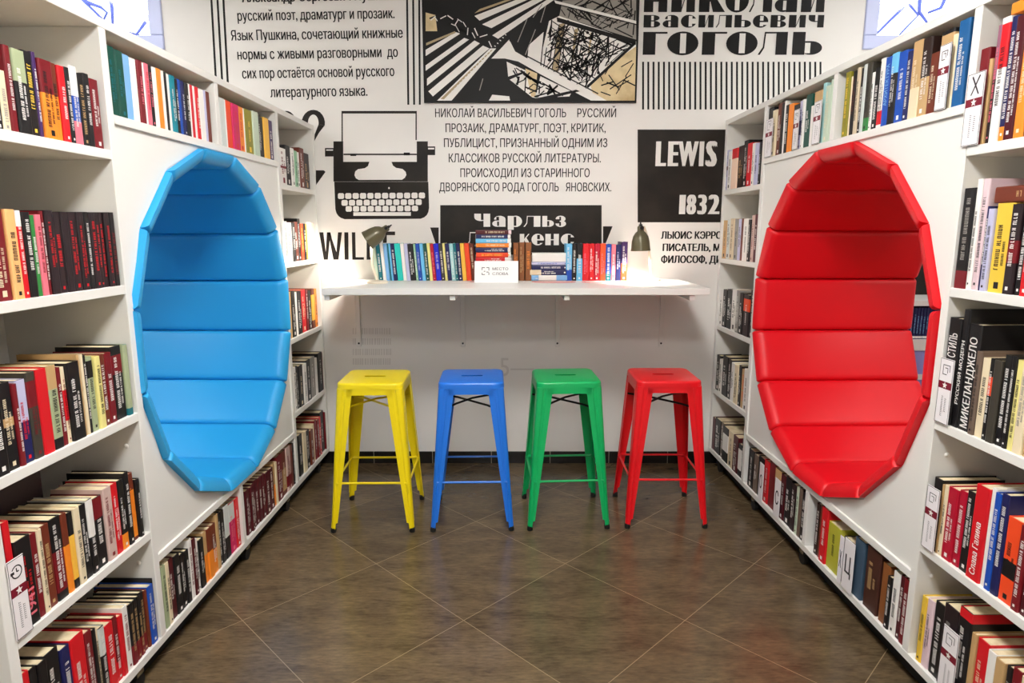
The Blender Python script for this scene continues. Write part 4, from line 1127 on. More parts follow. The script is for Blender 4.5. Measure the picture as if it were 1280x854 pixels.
# ============================================================ the two book walls
UNITS = {
 'L': dict(x=-1.1891, a=math.atan2(.01159, 1), inn=-1, top=2.045, mid=1.785, rail=.395, near=(1.345, 1.375), p1=(1.932, 1.962), p2=(3.258, 3.288), end=(3.815, 3.845), div=2.640, dlow=2.596, ps=2.606, pz=1.074, pr=.690, sy=.960, mat=M_BLUEPAD),
 'R': dict(x=1.2980, a=math.atan2(-.01637, 1), inn=1, top=2.075, mid=1.800, rail=.383, near=(1.265, 1.295), p1=(1.852, 1.882), p2=(3.270, 3.300), end=(3.828, 3.858), div=2.620, dlow=2.574, ps=2.567, pz=1.081, pr=.702, sy=.985, mat=M_REDPAD),
}
ZS = [1.68, 1.287, .889, .492]
ZB, TH, DEP, BACK = .113, .027, .79, .385
def bookwall(u, label):
    U = UNITS[u]; k = U['inn']
    mw = T((U['x'], 0, 0)) @ RZ(-U['a'])
    U['m'] = mw
    t = empty('bookcase', label, 'bookcase', mw)
    def part(name, s0, s1, d0, d1, z0, z1, m=M_WHITE, bev=.0015):
        return newbox(name, m, t, k * d0, k * d1, s0, s1, z0, z1, bev=bev, seg=1)
    s_lo, s_hi = U['near'][0], U['end'][1]
    part('top_board', s_lo, s_hi, 0, DEP, U['top'] - TH, U['top'])
    part('bottom_board', s_lo, s_hi, 0, DEP, ZB - TH, ZB)
    for key in ('near', 'p1', 'p2', 'end'):
        part('upright', *U[key], .0005, DEP, ZB, U['top'] - TH)
    for a, b in ((U['near'][1], U['p1'][0]), (U['p2'][1], U['end'][0])):
        for z in ZS: part('shelf', a, b, .001, DEP - .001, z - TH, z)
        part('back_panel', a, b, BACK, BACK + .016, ZB, U['top'] - TH, bev=0)
    a, b = U['p1'][1], U['p2'][0]
    part('shelf', a, b, .0005, DEP, U['mid'] - TH, U['mid'])
    part('shelf', a, b, .0005, DEP, U['rail'] - TH, U['rail'])
    part('back_panel', a, b, BACK, BACK + .016, U['mid'], U['top'] - TH, bev=0)
    part('back_panel', a, b, BACK - .1, BACK - .084, ZB, U['rail'] - TH, bev=0)
    part('divider', U['div'] - .015, U['div'] + .015, .0005, BACK, U['mid'], U['top'] - TH)
    part('divider', U['dlow'] - .014, U['dlow'] + .014, .0005, BACK - .1, ZB, U['rail'] - TH)
    # face panels with the sixteen-sided opening, front and rear
    for d0, d1, nm in ((.009, .027, 'front_panel'), (DEP - .027, DEP - .009, 'rear_panel')):
        bm = bmesh.new()
        hole = [(U['ps'] + U['sy'] * (U['pr'] + .006) * math.sin(math.radians(22.5 * i + 11.25)), U['pz'] + (U['pr'] + .006) * math.cos(math.radians(22.5 * i + 11.25))) for i in range(16)]
        hole = [(min(max(y, a + .004), b - .004), min(max(z, U['rail'] + .002), U['mid'] - TH - .002)) for y, z in hole]
        rect = [(a, U['rail']), (b, U['rail']), (b, U['mid'] - TH), (a, U['mid'] - TH)]
        rims = []
        for d in (d0, d1):
            es = []; loops = []
            for lp in (rect, hole):
                vs = [bm.verts.new((k * d, y, z)) for y, z in lp]; loops.append(vs)
                es += [bm.edges.new((vs[i], vs[(i + 1) % len(vs)])) for i in range(len(vs))]
            bmesh.ops.triangle_fill(bm, edges=es, use_beauty=True)
            rims.append(loops)
        for A, B in zip(rims[0], rims[1]):
            for i in range(len(A)): bm.faces.new((A[i], A[(i + 1) % len(A)], B[(i + 1) % len(A)], B[i]))
        bmesh.ops.recalc_face_normals(bm, faces=bm.faces[:])
        link(nm, bm, M_WHITE, t)
    part('gap_shade', s_lo + .01, s_hi - .01, .055, DEP - .055, .002, ZB - TH, M_GAPSHADE, 0)  # black board added to darken the open gap around the casters
    # casters under the bottom board
    for s in (s_lo + .12, U['p1'][0] - .1, U['ps'] + .05, U['p2'][0] - .1, s_hi - .15):
        for d in (.032, DEP - .032):
            bm = bmesh.new()
            tube(bm, [(k * d - .010, s, .026), (k * d + .010, s, .026)], .026, 16, mi=1)
            box(bm, k * d - .014, k * d + .014, s - .018, s + .018, .05, ZB - TH, 0)
            link('caster', bm, [M_CHROME, M_BLACK], t)
    # little round shelf pegs
    for key, sgn in (('p1', -1),):
        s = U[key][0]
        for z in ZS[2:]:
            for d in (.05, .30):
                bm = bmesh.new(); lathe(bm, [(.0001, .004), (.006, .0035), (.008, 0)], 12)
                link('shelf_peg', bm, M_PWHITE, t, True, T((k * d, s, z - .11)) @ Matrix.Rotation(math.pi / 2, 4, 'X'))
    return t
bookwall('L', 'white bookcase wall along the left side with the round blue seat set into it')
bookwall('R', 'white bookcase wall along the right side with the round red seat set into it')

# ============================================================ padded round seats
def padded_seat(u, label, shell_m):
    U = UNITS[u]; k = U['inn']
    t = empty('padded_seat', label, 'seat', U['m'] @ T((0, U['ps'], U['pz'])))
    R = U['pr']; ap = R * math.cos(math.radians(11.25)); tn = math.tan(math.radians(11.25))
    F, B = -.014, .800          # the pads stand a little proud of both faces
    TK = .052
    bm = bmesh.new(); lps = []
    for rr, d in ((R - .004, .012), (R + .004, .012), (R + .004, DEP - .012), (R - .004, DEP - .012)):
        lps.append([(k * d, U['sy'] * rr * math.sin(math.radians(22.5 * i + 11.25)), rr * math.cos(math.radians(22.5 * i + 11.25))) for i in range(16)])
    loft(bm, lps + [lps[0]]); bmesh.ops.recalc_face_normals(bm, faces=bm.faces[:])
    link('shell', bm, M_WHITE, t)
    us = [-1, -.995, -.98, -.95, -.9, -.8, -.55, -.25, 0, .25, .55, .8, .9, .95, .98, .995, 1]
    Ln = B - F
    ds = [0, .001, .004, .010, .018, .028, .040, .058, .10, .2, .33]
    vs_ = ds + [Ln / 2] + [Ln - d for d in ds[::-1]]
    W = ap * tn
    def prof(d, r): d = min(d / r, 1.0); return math.sqrt(max(0, 1 - (1 - d) ** 2))
    for i in range(16):
        phi = math.radians(22.5 * i)
        rad = Vector((0, math.sin(phi), math.cos(phi))); tan = Vector((0, math.cos(phi), -math.sin(phi)))
        bm = bmesh.new(); grid = []
        for v in vs_:
            dv = min(v, Ln - v); rowv = []
            for uu in us:
                du = (1 - abs(uu)) * W
                h = TK * (.62 + .38 * prof(du, .016)) * prof(dv, .042) + .005 * (1 - uu * uu) * min(1, dv / .1)
                p = rad * (ap - h) + tan * (uu * (ap - h) * tn * (.992 - .10 * (1 - prof(dv, .034))))
                p.x = k * (F + v); p.y *= U['sy']
                rowv.append(bm.verts.new(p))
            grid.append(rowv)
        nU = len(us)
        for a, b in zip(grid, grid[1:]):
            for j in range(nU - 1): bm.faces.new((a[j], a[j + 1], b[j + 1], b[j]))
        # side walls and back of the pad
        base = []
        for r_, v in zip(grid, vs_):
            q = []
            for uu in (-1, 1):
                p = rad * ap + tan * (uu * ap * tn * (.992 - .10 * (1 - prof(min(v, Ln - v), .034)))); p.x = k * (F + v); p.y *= U['sy']; q.append(bm.verts.new(p))
            base.append(q)
        for n_ in range(len(grid) - 1):
            bm.faces.new((base[n_][0], grid[n_][0], grid[n_ + 1][0], base[n_ + 1][0]))
            bm.faces.new((grid[n_][-1], base[n_][1], base[n_ + 1][1], grid[n_ + 1][-1]))
            bm.faces.new((base[n_][1], base[n_][0], base[n_ + 1][0], base[n_ + 1][1]))
        bmesh.ops.remove_doubles(bm, verts=bm.verts[:], dist=1e-5)
        bmesh.ops.recalc_face_normals(bm, faces=bm.faces[:])
        link('seat_pad', bm, U['mat'], t, True, angle=50)
    return t
padded_seat('L', 'round sixteen-sided seat niche padded in blue in the left bookcase', None)
padded_seat('R', 'round sixteen-sided seat niche padded in red in the right bookcase', None)

# ============================================================ counter along the back wall
CT = 1.163
t = empty('wall_counter', 'long white counter shelf fixed to the back wall above the stools', 'counter', T((0, WY, CT)))
newbox('counter_top', M_WHITE, t, -.955, .995, -.655, -.003, -.034, 0, bev=.002, seg=1)
for x in (-.935, -.300, .277, .910):
    bm = bmesh.new()
    box(bm, x - .014, x + .014, -.012, -.002, -.415, -.036, bev=.002, seg=1)
    box(bm, x - .014, x + .014, -.640, -.012, -.062, -.036, bev=.002, seg=1)
    tube(bm, [(x, -.011, -.393), (x, -.0135, -.393)], .006, 12, mi=1)
    link('bracket', bm, [M_WHITE, M_BLACK], t)

# ============================================================ metal stools
def stool(label, name_col, col, loc, yaw, H=.735):
    m = mat(name_col, col, .33, 0, .5, coat=.15)
    t = empty('metal_stool', label, 'stool', T(loc) @ RZ(yaw), 'metal stools in a row at the counter')
    def rsq(c, r, z, n=6):
        out = []
        for cx, cy, a0 in ((c - r, c - r, 0), (-c + r, c - r, 90), (-c + r, -c + r, 180), (c - r, -c + r, 270)):
            for i in range(n + 1):
                a = math.radians(a0 + 90 * i / n); out.append((cx + r * math.cos(a), cy + r * math.sin(a), z))
        return out
    HC = .158
    bm = bmesh.new()
    lp = [rsq(HC - .012, .030, H)]
    for i in range(1, 6):
        a = math.radians(90 * i / 5); lp.append(rsq(HC - .012 + .012 * math.sin(a), .030 + .012 * math.sin(a), H - .012 + .012 * math.cos(a)))
    lp += [rsq(HC + .001, .043, H - .030), rsq(HC - .002, .041, H - .030), rsq(HC - .004, .040, H - .010), rsq(HC - .015, .030, H - .0018)]
    rs = loft(bm, lp)
    slot = []
    for cx, a0 in ((.042, -90), (-.042, 90)):
        for i in range(7):
            a = math.radians(a0 + 30 * i); slot.append((cx + .013 * math.cos(a), .013 * math.sin(a), H))
    sv = [bm.verts.new(p) for p in slot]; sv2 = [bm.verts.new((p[0], p[1], H - .0018)) for p in slot]
    es = [bm.edges.new((sv[i], sv[(i + 1) % len(sv)])) for i in range(len(sv))]
    es += [bm.edges.get((rs[0][i], rs[0][(i + 1) % len(rs[0])])) for i in range(len(rs[0]))]
    bmesh.ops.triangle_fill(bm, edges=es, use_beauty=True)
    for i in range(len(sv)): bm.faces.new((sv[i], sv[(i + 1) % len(sv)], sv2[(i + 1) % len(sv)], sv2[i]))
    # underside of the seat pan with the same slot
    es = [bm.edges.get((sv2[i], sv2[(i + 1) % len(sv2)])) for i in range(len(sv2))] + [bm.edges.get((rs[-1][i], rs[-1][(i + 1) % len(rs[-1])])) for i in range(len(rs[-1]))]
    bmesh.ops.triangle_fill(bm, edges=es, use_beauty=True)
    bmesh.ops.recalc_face_normals(bm, faces=bm.faces[:])
    link('seat', bm, m, t, True, angle=35)
    def c_at(z): return .156 + (.203 - .156) * (H - .028 - z) / (H - .028)
    def arm_at(z): return .076 + (.029 - .076) * (H - .028 - z) / (H - .028)
    # apron under the seat with rounded notches over the legs' inner edges
    bm = bmesh.new()
    z1, z0 = H - .028, H - .058
    n = 14
    for q in range(4):
        rot = RZ(q * math.pi / 2); rows_ = []
        for i in range(n + 1):
            f_ = -1 + 2 * i / n
            half = c_at(z1) - .05
            x = f_ * half
            edge = max(0, (abs(f_) - .72) / .28)
            zb = z0 - .014 * edge ** 2
            rows_.append([rot @ Vector((x, c_at(z) - e, z)) for z, e in ((z1, 0), (zb, 0), (zb, .003), (z1, .003))])
        loft(bm, [[r[j] for j in range(4)] for r in rows_])
    bmesh.ops.recalc_face_normals(bm, faces=bm.faces[:])
    link('apron', bm, m, t, True, angle=35)
    for sx in (1, -1):
        for sy in (1, -1):
            bm = bmesh.new(); lp = []
            for z in (H - .027, H - .06, H * .6, .25, .10, .05, .047, .018):
                c = c_at(z); w = arm_at(z) * (1 if z > .048 else .72); r = .016
                outer = [(c - w, c), (c - w * .62, c), (c - w * .56, c - .003), (c - w * .44, c - .003), (c - w * .38, c), (c - r, c)]
                outer += [(c - r + r * math.sin(math.radians(a)), c - r + r * math.cos(math.radians(a))) for a in (22.5, 45, 67.5)]
                outer += [(c, c - r), (c, c - w * .38), (c - .003, c - w * .44), (c - .003, c - w * .56), (c, c - w * .62), (c, c - w)]
                inner = [(c - .0035, c - w), (c - .0035 - .002, c - r), (c - r, c - .0055), (c - w, c - .0035)]
                lp.append([(sx * a, sy * b, z) for a, b in outer + inner])
            rs = loft(bm, lp)
            bm.faces.new(rs[0]); bm.faces.new(rs[-1])
            bmesh.ops.recalc_face_normals(bm, faces=bm.faces[:])
            lg = link('leg', bm, m, t, True, angle=30)
            bm = bmesh.new()
            cx, cy = sx * (c_at(.01) - .011), sy * (c_at(.01) - .011)
            tube(bm, [(cx, cy, 0), (cx, cy, .004), (cx * .998, cy * .998, .022)], [.013, .0145, .0135], 14)
            link('rubber_foot', bm, M_BLACK, lg, True, angle=40)
    zb = .245; c = c_at(zb) - .004
    for q in range(4):
        rot = RZ(q * math.pi / 2)
        pts = [rot @ Vector(p) for p in ((-c + .012, c - .004, zb), (-c + .05, c - .004, zb), (c - .05, c - .004, zb), (c - .012, c - .004, zb))]
        bm = bmesh.new(); tube(bm, pts, [.009, .0055, .0055, .009], 10)
        link('stretcher', bm, m, t, True, angle=40)
    bm = bmesh.new()
    for s_ in (1, -1):
        a = c_at(H - .1) - .010
        p0, p1 = Vector((-a, -a * s_, H - .138)), Vector((a, a * s_, H - .138 + .004 * s_))
        mid = (p0 + p1) / 2 + Vector((0, 0, .006 * s_ + .014))
        tube(bm, [p0, (p0 + mid) / 2 + Vector((0, 0, .004)), mid, (p1 + mid) / 2 + Vector((0, 0, .004)), p1], .0055, 8)
    link('cross_brace', bm, M_BLKMET if name_col != 'yellow enamel' else m, t, True, angle=40)
    return t
stool('yellow metal stool, leftmost of the four at the counter', 'yellow enamel', rgb(247, 222, 12), (-.681, 3.110, 0), .012)
stool('blue metal stool between the yellow and the green one', 'blue enamel', rgb(28, 118, 226), (-.200, 3.122, 0), .03)
stool('green metal stool between the blue and the red one', 'green enamel', rgb(0, 176, 96), (.268, 3.138, 0), .055)
stool('red metal stool, rightmost of the four at the counter', 'red enamel', rgb(226, 12, 26), (.762, 3.154, 0), .0)

# ============================================================ clip lamps standing on the counter
def lamp(label, base, joint, d, pts):
    t = empty('desk_lamp', label, 'lamp', T((base[0], base[1], CT)), 'olive metal lamps on the white counter')
    o = Vector((base[0], base[1], CT))
    bm = bmesh.new(); rs = lathe(bm, [(.056, 0), (.058, .003), (.056, .012), (.02, .016), (.0005, .017)], 32); bm.faces.new(rs[0][::-1])
    link('base', bm, M_LAMPW, t, True, angle=40)
    bm = bmesh.new(); tube(bm, [Vector(p) - o for p in pts], .007, 12)
    link('arm', bm, M_LAMPW, t, True, angle=40)
    mw = axis_matrix(Vector(joint) - o, d)
    bm = bmesh.new()
    prof = [(.0005, -.004), (.014, -.002), (.018, .004), (.018, .022), (.020, .028), (.030, .036), (.042, .056), (.049, .084), (.052, .118), (.055, .135), (.053, .135), (.050, .117), (.047, .084), (.040, .057), (.027, .038), (.0005, .034)]
    lathe(bm, prof, 40); bmesh.ops.recalc_face_normals(bm, faces=bm.faces[:])
    link('lamp_shade', bm, M_OLIVE, t, True, mw, angle=50)
    bm = bmesh.new()
    box(bm, -.020, .020, -.007, .007, -.012, .012, bev=.003); tube(bm, [(-.034, 0, .008), (.034, 0, .008)], .007, 10); tube(bm, [(-.040, 0, .008), (-.026, 0, .008)], .011, 12); tube(bm, [(.026, 0, .008), (.036, 0, .008)], .009, 12)
    tube(bm, [(0, 0, -.026), (0, 0, 0)], [.003, .006], 10)
    link('joint', bm, M_BLKMET, t, True, mw, angle=40)
    bm = bmesh.new(); bmesh.ops.create_uvsphere(bm, u_segments=20, v_segments=12, radius=.021)
    link('bulb', bm, emit('lit bulb', (1.0, .93, .82), 14), t, True, mw @ T((0, 0, .075)))
    ld = bpy.data.lights.new('bulb_light', 'SPOT'); ld.energy = LAMP_W; ld.color = (1.0, .93, .82); ld.shadow_soft_size = .02; ld.spot_size = math.radians(125); ld.spot_blend = .5
    lo = bpy.data.objects.new('bulb_light', ld); COL.objects.link(lo); lo.parent = t
    lo.matrix_local = mw @ T((0, 0, .105)) @ Matrix.Rotation(math.pi, 4, 'X')
lamp('olive metal desk lamp tilted over the left end of the book row', (-.742, 3.535, 0), (-.688, 3.60, 1.466), (-.82, -.08, -.52),
     [(-.742, 3.535, CT + .012), (-.775, 3.57, CT + .10), (-.785, 3.61, CT + .19), (-.74, 3.63, CT + .275), (-.695, 3.61, 1.467)])
lamp('olive metal desk lamp hanging straight down right of the book row', (.800, 3.70, 0), (.716, 3.62, 1.472), (.035, 0, -1),
     [(.800, 3.70, CT + .012), (.795, 3.72, CT + .12), (.78, 3.72, CT + .24), (.745, 3.67, CT + .305), (.716, 3.625, 1.468)])

# ============================================================ small things on the counter
t = empty('tent_sign', 'white folded card sign with grey lettering in front of the stacked books', 'sign', T((-.087, 3.60, CT)))
bm = bmesh.new()
loft(bm, [[(x, y, z) for y, z in ((-.035, 0), (-.002, .118), (.002, .118), (.035, 0), (.032, 0), (0, .112), (-.032, 0))] for x in (-.122, .122)])
bmesh.ops.holes_fill(bm, edges=[e for e in bm.edges if e.is_boundary], sides=0)
bmesh.ops.recalc_face_normals(bm, faces=bm.faces[:])
link('card', bm, mat('white card', rgb(244, 242, 240), .6), t)
bm = bmesh.new()
def onc(x0, z0):
    return lambda u, v: (x0 + u, -.0362 + .28 * (z0 + v), z0 + v)
put_text(bm, 'МЕСТО', 0, .088, .015, .01, onc(-.022, .068), 0, (0, -.0001, 0)); put_text(bm, 'СЛОВА', 0, .088, .015, .01, onc(-.022, .041), 0, (0, -.0001, 0))
M_SIGNG = mat('grey sign lettering', rgb(96, 94, 98), .6)
for (x, z, w, h) in ((-.082, .080, .018, .004), (-.082, .068, .004, .012), (-.056, .080, .016, .004), (-.044, .066, .004, .014), (-.082, .042, .004, .012), (-.082, .042, .018, .004), (-.044, .042, .004, .014), (-.056, .056, .012, .004), (-.070, .060, .008, .004)):
    bm.faces.new([bm.verts.new(onc(0, 0)(x + a, z + b)) for a, b in ((0, 0), (w, 0), (w, h), (0, h))])
link('lettering', bm, M_SIGNG, t)
def disc(name, label, loc, rx, ry, col):
    bm = bmesh.new()
    n = 36
    loft(bm, [[(r * rx * math.cos(2 * math.pi * i / n), r * ry * math.sin(2 * math.pi * i / n), z) for i in range(n)] for r, z in ((.001, .0012), (.8, .0012))])
    rs = loft(bm, [[(r * rx * math.cos(2 * math.pi * i / n), r * ry * math.sin(2 * math.pi * i / n), z) for i in range(n)] for r, z in ((.8, .0012), (1, .0012), (1, 0))], mi=1)
    bm.faces.new(rs[-1][::-1]); bmesh.ops.recalc_face_normals(bm, faces=bm.faces[:])
    tag(link(name, bm, [mat(label + ' paper', col, .6), mat('pink card edge', rgb(228, 130, 130), .6)], None, False, T((loc[0], loc[1], CT))), label, 'card', 'round cards on the counter')
disc('round_card', 'round pink paper card lying before the brown books', (.235, 3.615, 0), .125, .075, rgb(242, 190, 184))
disc('round_card', 'pale round paper card lying before the right book row', (.50, 3.60, 0), .11, .06, rgb(246, 226, 216))
bm = bmesh.new(); box(bm, -.07, .07, -.03, .03, 0, .0012); box(bm, .035, .066, -.012, .012, .0012, .0022, 1)
tag(link('leaflet', bm, [mat('leaflet', rgb(238, 232, 230), .6), mat('leaflet stamp', rgb(205, 90, 84), .6)], None, False, T((-.27, 3.605, CT))), 'small white leaflet with a red stamp before the left book row', 'leaflet')

# ============================================================ books
PAL = {
 'K': ((22, 20, 22), 'black'), 'BK': ((38, 26, 30), 'blackish'), 'BD': ((44, 26, 22), 'dark brown'), 'W': ((238, 235, 230), 'white'), 'CR': ((232, 216, 182), 'cream'),
 'R': ((212, 22, 34), 'red'), 'CI': ((178, 10, 44), 'crimson'), 'DR': ((118, 18, 28), 'dark red'), 'MR': ((78, 14, 24), 'maroon'), 'BR': ((112, 48, 30), 'brown'),
 'O': ((244, 140, 40), 'orange'), 'OR': ((240, 76, 34), 'orange-red'), 'TO': ((246, 186, 120), 'apricot'), 'YO': ((246, 190, 70), 'amber'), 'Y': ((238, 200, 70), 'golden'), 'YE': ((236, 196, 66), 'yellow'), 'PY': ((232, 222, 140), 'pale yellow'), 'LY': ((186, 184, 60), 'yellow-green'),
 'G': ((46, 130, 60), 'green'), 'DG': ((10, 74, 62), 'dark green'), 'LG': ((150, 196, 160), 'light green'), 'SG': ((164, 176, 138), 'sage'), 'PG': ((196, 212, 190), 'pale green'), 'OL': ((142, 134, 34), 'olive'),
 'TE': ((14, 110, 122), 'teal'), 'T': ((10, 132, 150), 'turquoise'), 'TQ': ((40, 200, 190), 'bright turquoise'), 'T3': ((24, 92, 150), 'deep blue'), 'TD': ((30, 62, 66), 'slate green'), 'LT': ((160, 208, 210), 'pale teal'),
 'LB': ((126, 178, 226), 'light blue'), 'SB': ((110, 190, 232), 'sky blue'), 'B': ((24, 78, 178), 'blue'), 'RB': ((24, 30, 196), 'royal blue'), 'N': ((26, 30, 84), 'navy'), 'SL': ((62, 84, 104), 'slate blue'),
 'P': ((236, 118, 134), 'pink'), 'PC': ((246, 214, 190), 'peach'), 'PK': ((226, 200, 206), 'pale pink'), 'GP': ((204, 176, 168), 'greyish pink'), 'MG': ((206, 20, 96), 'magenta'), 'MV': ((150, 96, 118), 'mauve'), 'PU': ((64, 36, 92), 'purple'), 'LV': ((190, 190, 220), 'lavender'),
 'GY': ((150, 146, 140), 'grey'), 'GW': ((206, 212, 208), 'pale grey'), 'GD': ((62, 58, 50), 'dark grey'), 'GB': ((110, 92, 80), 'grey-brown'), 'BE': ((214, 196, 166), 'beige'), 'TN': ((196, 160, 110), 'tan'), 'TB': ((140, 84, 44), 'tawny brown'), 'MB': ((70, 38, 30), 'tooled brown'),
}
def cmat(c): return mat('cover ' + PAL[c][1], rgb(*PAL[c][0]), .42, 0, .45)
ORD = ['first', 'second', 'third', 'fourth', 'fifth', 'sixth', 'seventh', 'eighth', 'ninth', 'tenth', 'eleventh', 'twelfth', 'thirteenth', 'fourteenth', 'fifteenth', 'sixteenth', 'seventeenth', 'eighteenth', 'nineteenth', 'twentieth', 'twenty-first', 'twenty-second', 'twenty-third', 'twenty-fourth', 'twenty-fifth', 'twenty-sixth', 'twenty-seventh', 'twenty-eighth', 'twenty-ninth', 'thirtieth']
def parse(st):
    base, *bands = st.split('|')
    cov, _, ttl = base.partition(':')
    bl = []
    for b in bands:
        i = 0
        while b[i] in '0123456789.-': i += 1
        f0, f1 = b[:i].split('-'); bl.append((float(f0), float(f1), b[i:]))
    return cov, ttl, bl
def cover_into(bm, w, h, d, mats, st, rng, M=Matrix(), plain=False):
    """a bound cover: two boards and a spine at x = 0, thickness along y, standing on z = 0"""
    cov, ttl, bands = parse(st)
    def mi(c):
        m = cmat(c)
        if m not in mats: mats.append(m)
        return mats.index(m)
    zs = sorted({0.0, 1.0} | {b[0] for b in bands} | {b[1] for b in bands})
    tk = min(.0026, w * .16); r = min(.004, w * .28)
    prof = [(-d, 0), (-r, 0), (-r * .3, r * .3), (0, r), (0, w - r), (-r * .3, w - r * .3), (-r, w), (-d, w), (-d, w - tk), (-tk * 1.6, w - tk), (-tk * 1.6, tk), (-d, tk)]
    rings = [[bm.verts.new(M @ Vector((x, y, z * h))) for x, y in prof] for z in zs]
    n = len(prof)
    for a, b, z0, z1 in zip(rings, rings[1:], zs, zs[1:]):
        c = cov
        for f0, f1, bc in bands:
            if f0 <= (z0 + z1) / 2 <= f1: c = bc
        k = mi(c)
        for i in range(n): bm.faces.new((a[i], a[(i + 1) % n], b[(i + 1) % n], b[i])).material_index = k
    bm.faces.new(rings[0][::-1]).material_index = mi(cov)
    bm.faces.new(rings[-1]).material_index = mi(cov)
    if ttl and not plain and w > .007:
        k = mi(ttl); X = .0005
        def quad(y0, y1, z0, z1):
            bm.faces.new([bm.verts.new(M @ Vector((X, y, z))) for y, z in ((y0, z0), (y1, z0), (y1, z1), (y0, z1))]).material_index = k
        def strip(yc, ch, z0, z1):
            z = z0; run = 0; adv = ch * .62; sw = max(ch * .16, .0009)
            ym = yc - ch / 2; yM = yc + ch / 2
            while z + adv * .7 < z1:
                t = rng.random(); e = z + adv * .55
                quad(ym, yM, z, z + sw)
                if t < .75: quad(ym, yM, e - sw * .3, e + sw * .7)
                if t > .2: 
                    yy = rng.choice([ym, yc - sw / 2, yM - sw]); quad(yy, yy + sw, z + sw, e)
                z += adv; run += 1
                if run > rng.randint(4, 9): z += adv * .8; run = 0
        hi = rng.uniform(.72, .92); lo = rng.uniform(.14, .34)
        if w > .026 and rng.random() < .6:
            strip(w * .36, w * .26, h * lo, h * hi); strip(w * .68, w * .15, h * (lo + .05), h * (hi - .2))
        else:
            strip(w * .5, min(w * .40, .015), h * lo, h * hi)
        if w > .012 and rng.random() < .6: quad(w * .36, w * .64, h * .045, h * .045 + w * .3)
def pages_into(bm, w, h, d, M=Matrix(), mi=0):
    tk = min(.0026, w * .16)
    n0 = len(bm.verts)
    bm.verts.ensure_lookup_table()
    box(bm, -d + .004, -tk * 1.7, tk + .0002, w - tk - .0002, .003, h - .0035, mi)
    bm.verts.ensure_lookup_table()
    for v in bm.verts[n0:]: v.co = M @ v.co
def book(w, h, d, st, M, label, group, rng, plain=False):
    bm = bmesh.new(); mats = [cmat(parse(st)[0])]
    cover_into(bm, w, h, d, mats, st, rng, plain=plain)
    o = link('book', bm, mats, None, False, M)
    tag(o, label, 'book', group)
    bm = bmesh.new(); pages_into(bm, w, h, d)
    link('page_block', bm, M_PAPER, o)
    return o
def looks(st):
    cov, ttl, bands = parse(st)
    s = PAL[cov][1]
    oth = [PAL[b[2]][1] for b in bands if b[2] != cov]
    if oth: s = s.replace(' ', '-') + '-and-' + oth[0].replace(' ', '-')
    return s
stuff = bmesh.new(); stuff_m = [M_PAPER]
def place(unit, a, z, b, rec):
    if unit == 'L': return UNITS['L']['m'] @ T((-rec, a, z))
    if unit == 'R': return UNITS['R']['m'] @ T((rec, b, z)) @ RZ(math.pi)
    return T((a, 3.70 + rec * .3, z)) @ RZ(-math.pi / 2)
PLACED = {}
for ri, (unit, phrase, z, frm, txt) in enumerate(ROWS):
    items = txt.split(';'); n = len(items)
    for i, it in enumerate(items):
        small = it.startswith('~')
        a, b, h, st = it.lstrip('~').split(',')
        a, b, h = int(a) / 1e4, int(b) / 1e4, int(h) / 1e3
        rng = random.Random(ri * 97 + i)
        w = b - a - .0008
        d = min(rng.uniform(.145, .19), .14 if unit == 'T' else .19) if unit != 'T' else .135
        rec = rng.uniform(.006, .014)
        M = place(unit, a + .0004, z, b - .0004, rec)
        if phrase.startswith('left row'): M = M @ Matrix.Rotation(.075, 4, 'X')
        if small:
            cover_into(stuff, w, h, d, stuff_m, st, rng, M); pages_into(stuff, w, h, d, M)
            continue
        k = i if frm == 'left' else n - 1 - i
        cov, ttl, _ = parse(st)
        lead = looks(st) + ' book' + (' with %s lettering' % PAL[ttl][1].replace(' ', '-') if ttl else '')
        where = frm + 'most' if k == 0 else '%s from %s' % (ORD[k], frm)
        lab = '%s, %s, %s' % (lead, where, phrase)
        if len(lab.split()) > 16: lab = '%s book, %s, %s' % (looks(st), where, phrase)
        PLACED[(phrase, i)] = (book(w, h, d, st, M, lab, 'books on the ' + phrase if unit != 'T' else 'books in the ' + phrase, rng), w, h)
# the many small ones deep in the shelves
so = link('small_books', stuff, stuff_m)
so['kind'] = 'stuff'; tag(so, 'the rest of the small books filling the far narrow shelves and shelf ends', 'books')

# spine titles one can read
def spine_title(key, s, lo, hi, frac, col, bold=.02, name='title_lettering'):
    if key not in PLACED: return
    o, w, h = PLACED[key]
    bm = bmesh.new(); cap = w * frac
    put_text(bm, s, h * lo, h * hi, cap, bold, lambda u, v: (.0008, w / 2 + cap / 2 - v, h * lo + u), 0, (.0001, 0, 0))
    link(name, bm, cmat(col), o)
RN3 = 'third shelf right of red seat'; RN4 = 'fourth shelf right of red seat'
spine_title((RN3, 0), 'ИЙ СТИЛЬ', .52, .86, .7, 'W')
spine_title((RN3, 1), 'РУССКИЙ МОДЕРН', .2, .74, .5, 'W', .03)
spine_title((RN3, 2), 'МИКЕЛАНДЖЕЛО', .03, .88, .6, 'W')
spine_title((RN4, 6), 'Слава Галина', .06, .62, .42, 'W')
spine_title(('right half of shelf above red seat', 10), 'АРХИТЕКТУРА', .3, .9, .5, 'LB')
spine_title(('fourth shelf left of blue seat', 2), '1941', .12, .42, .55, 'P', .03)
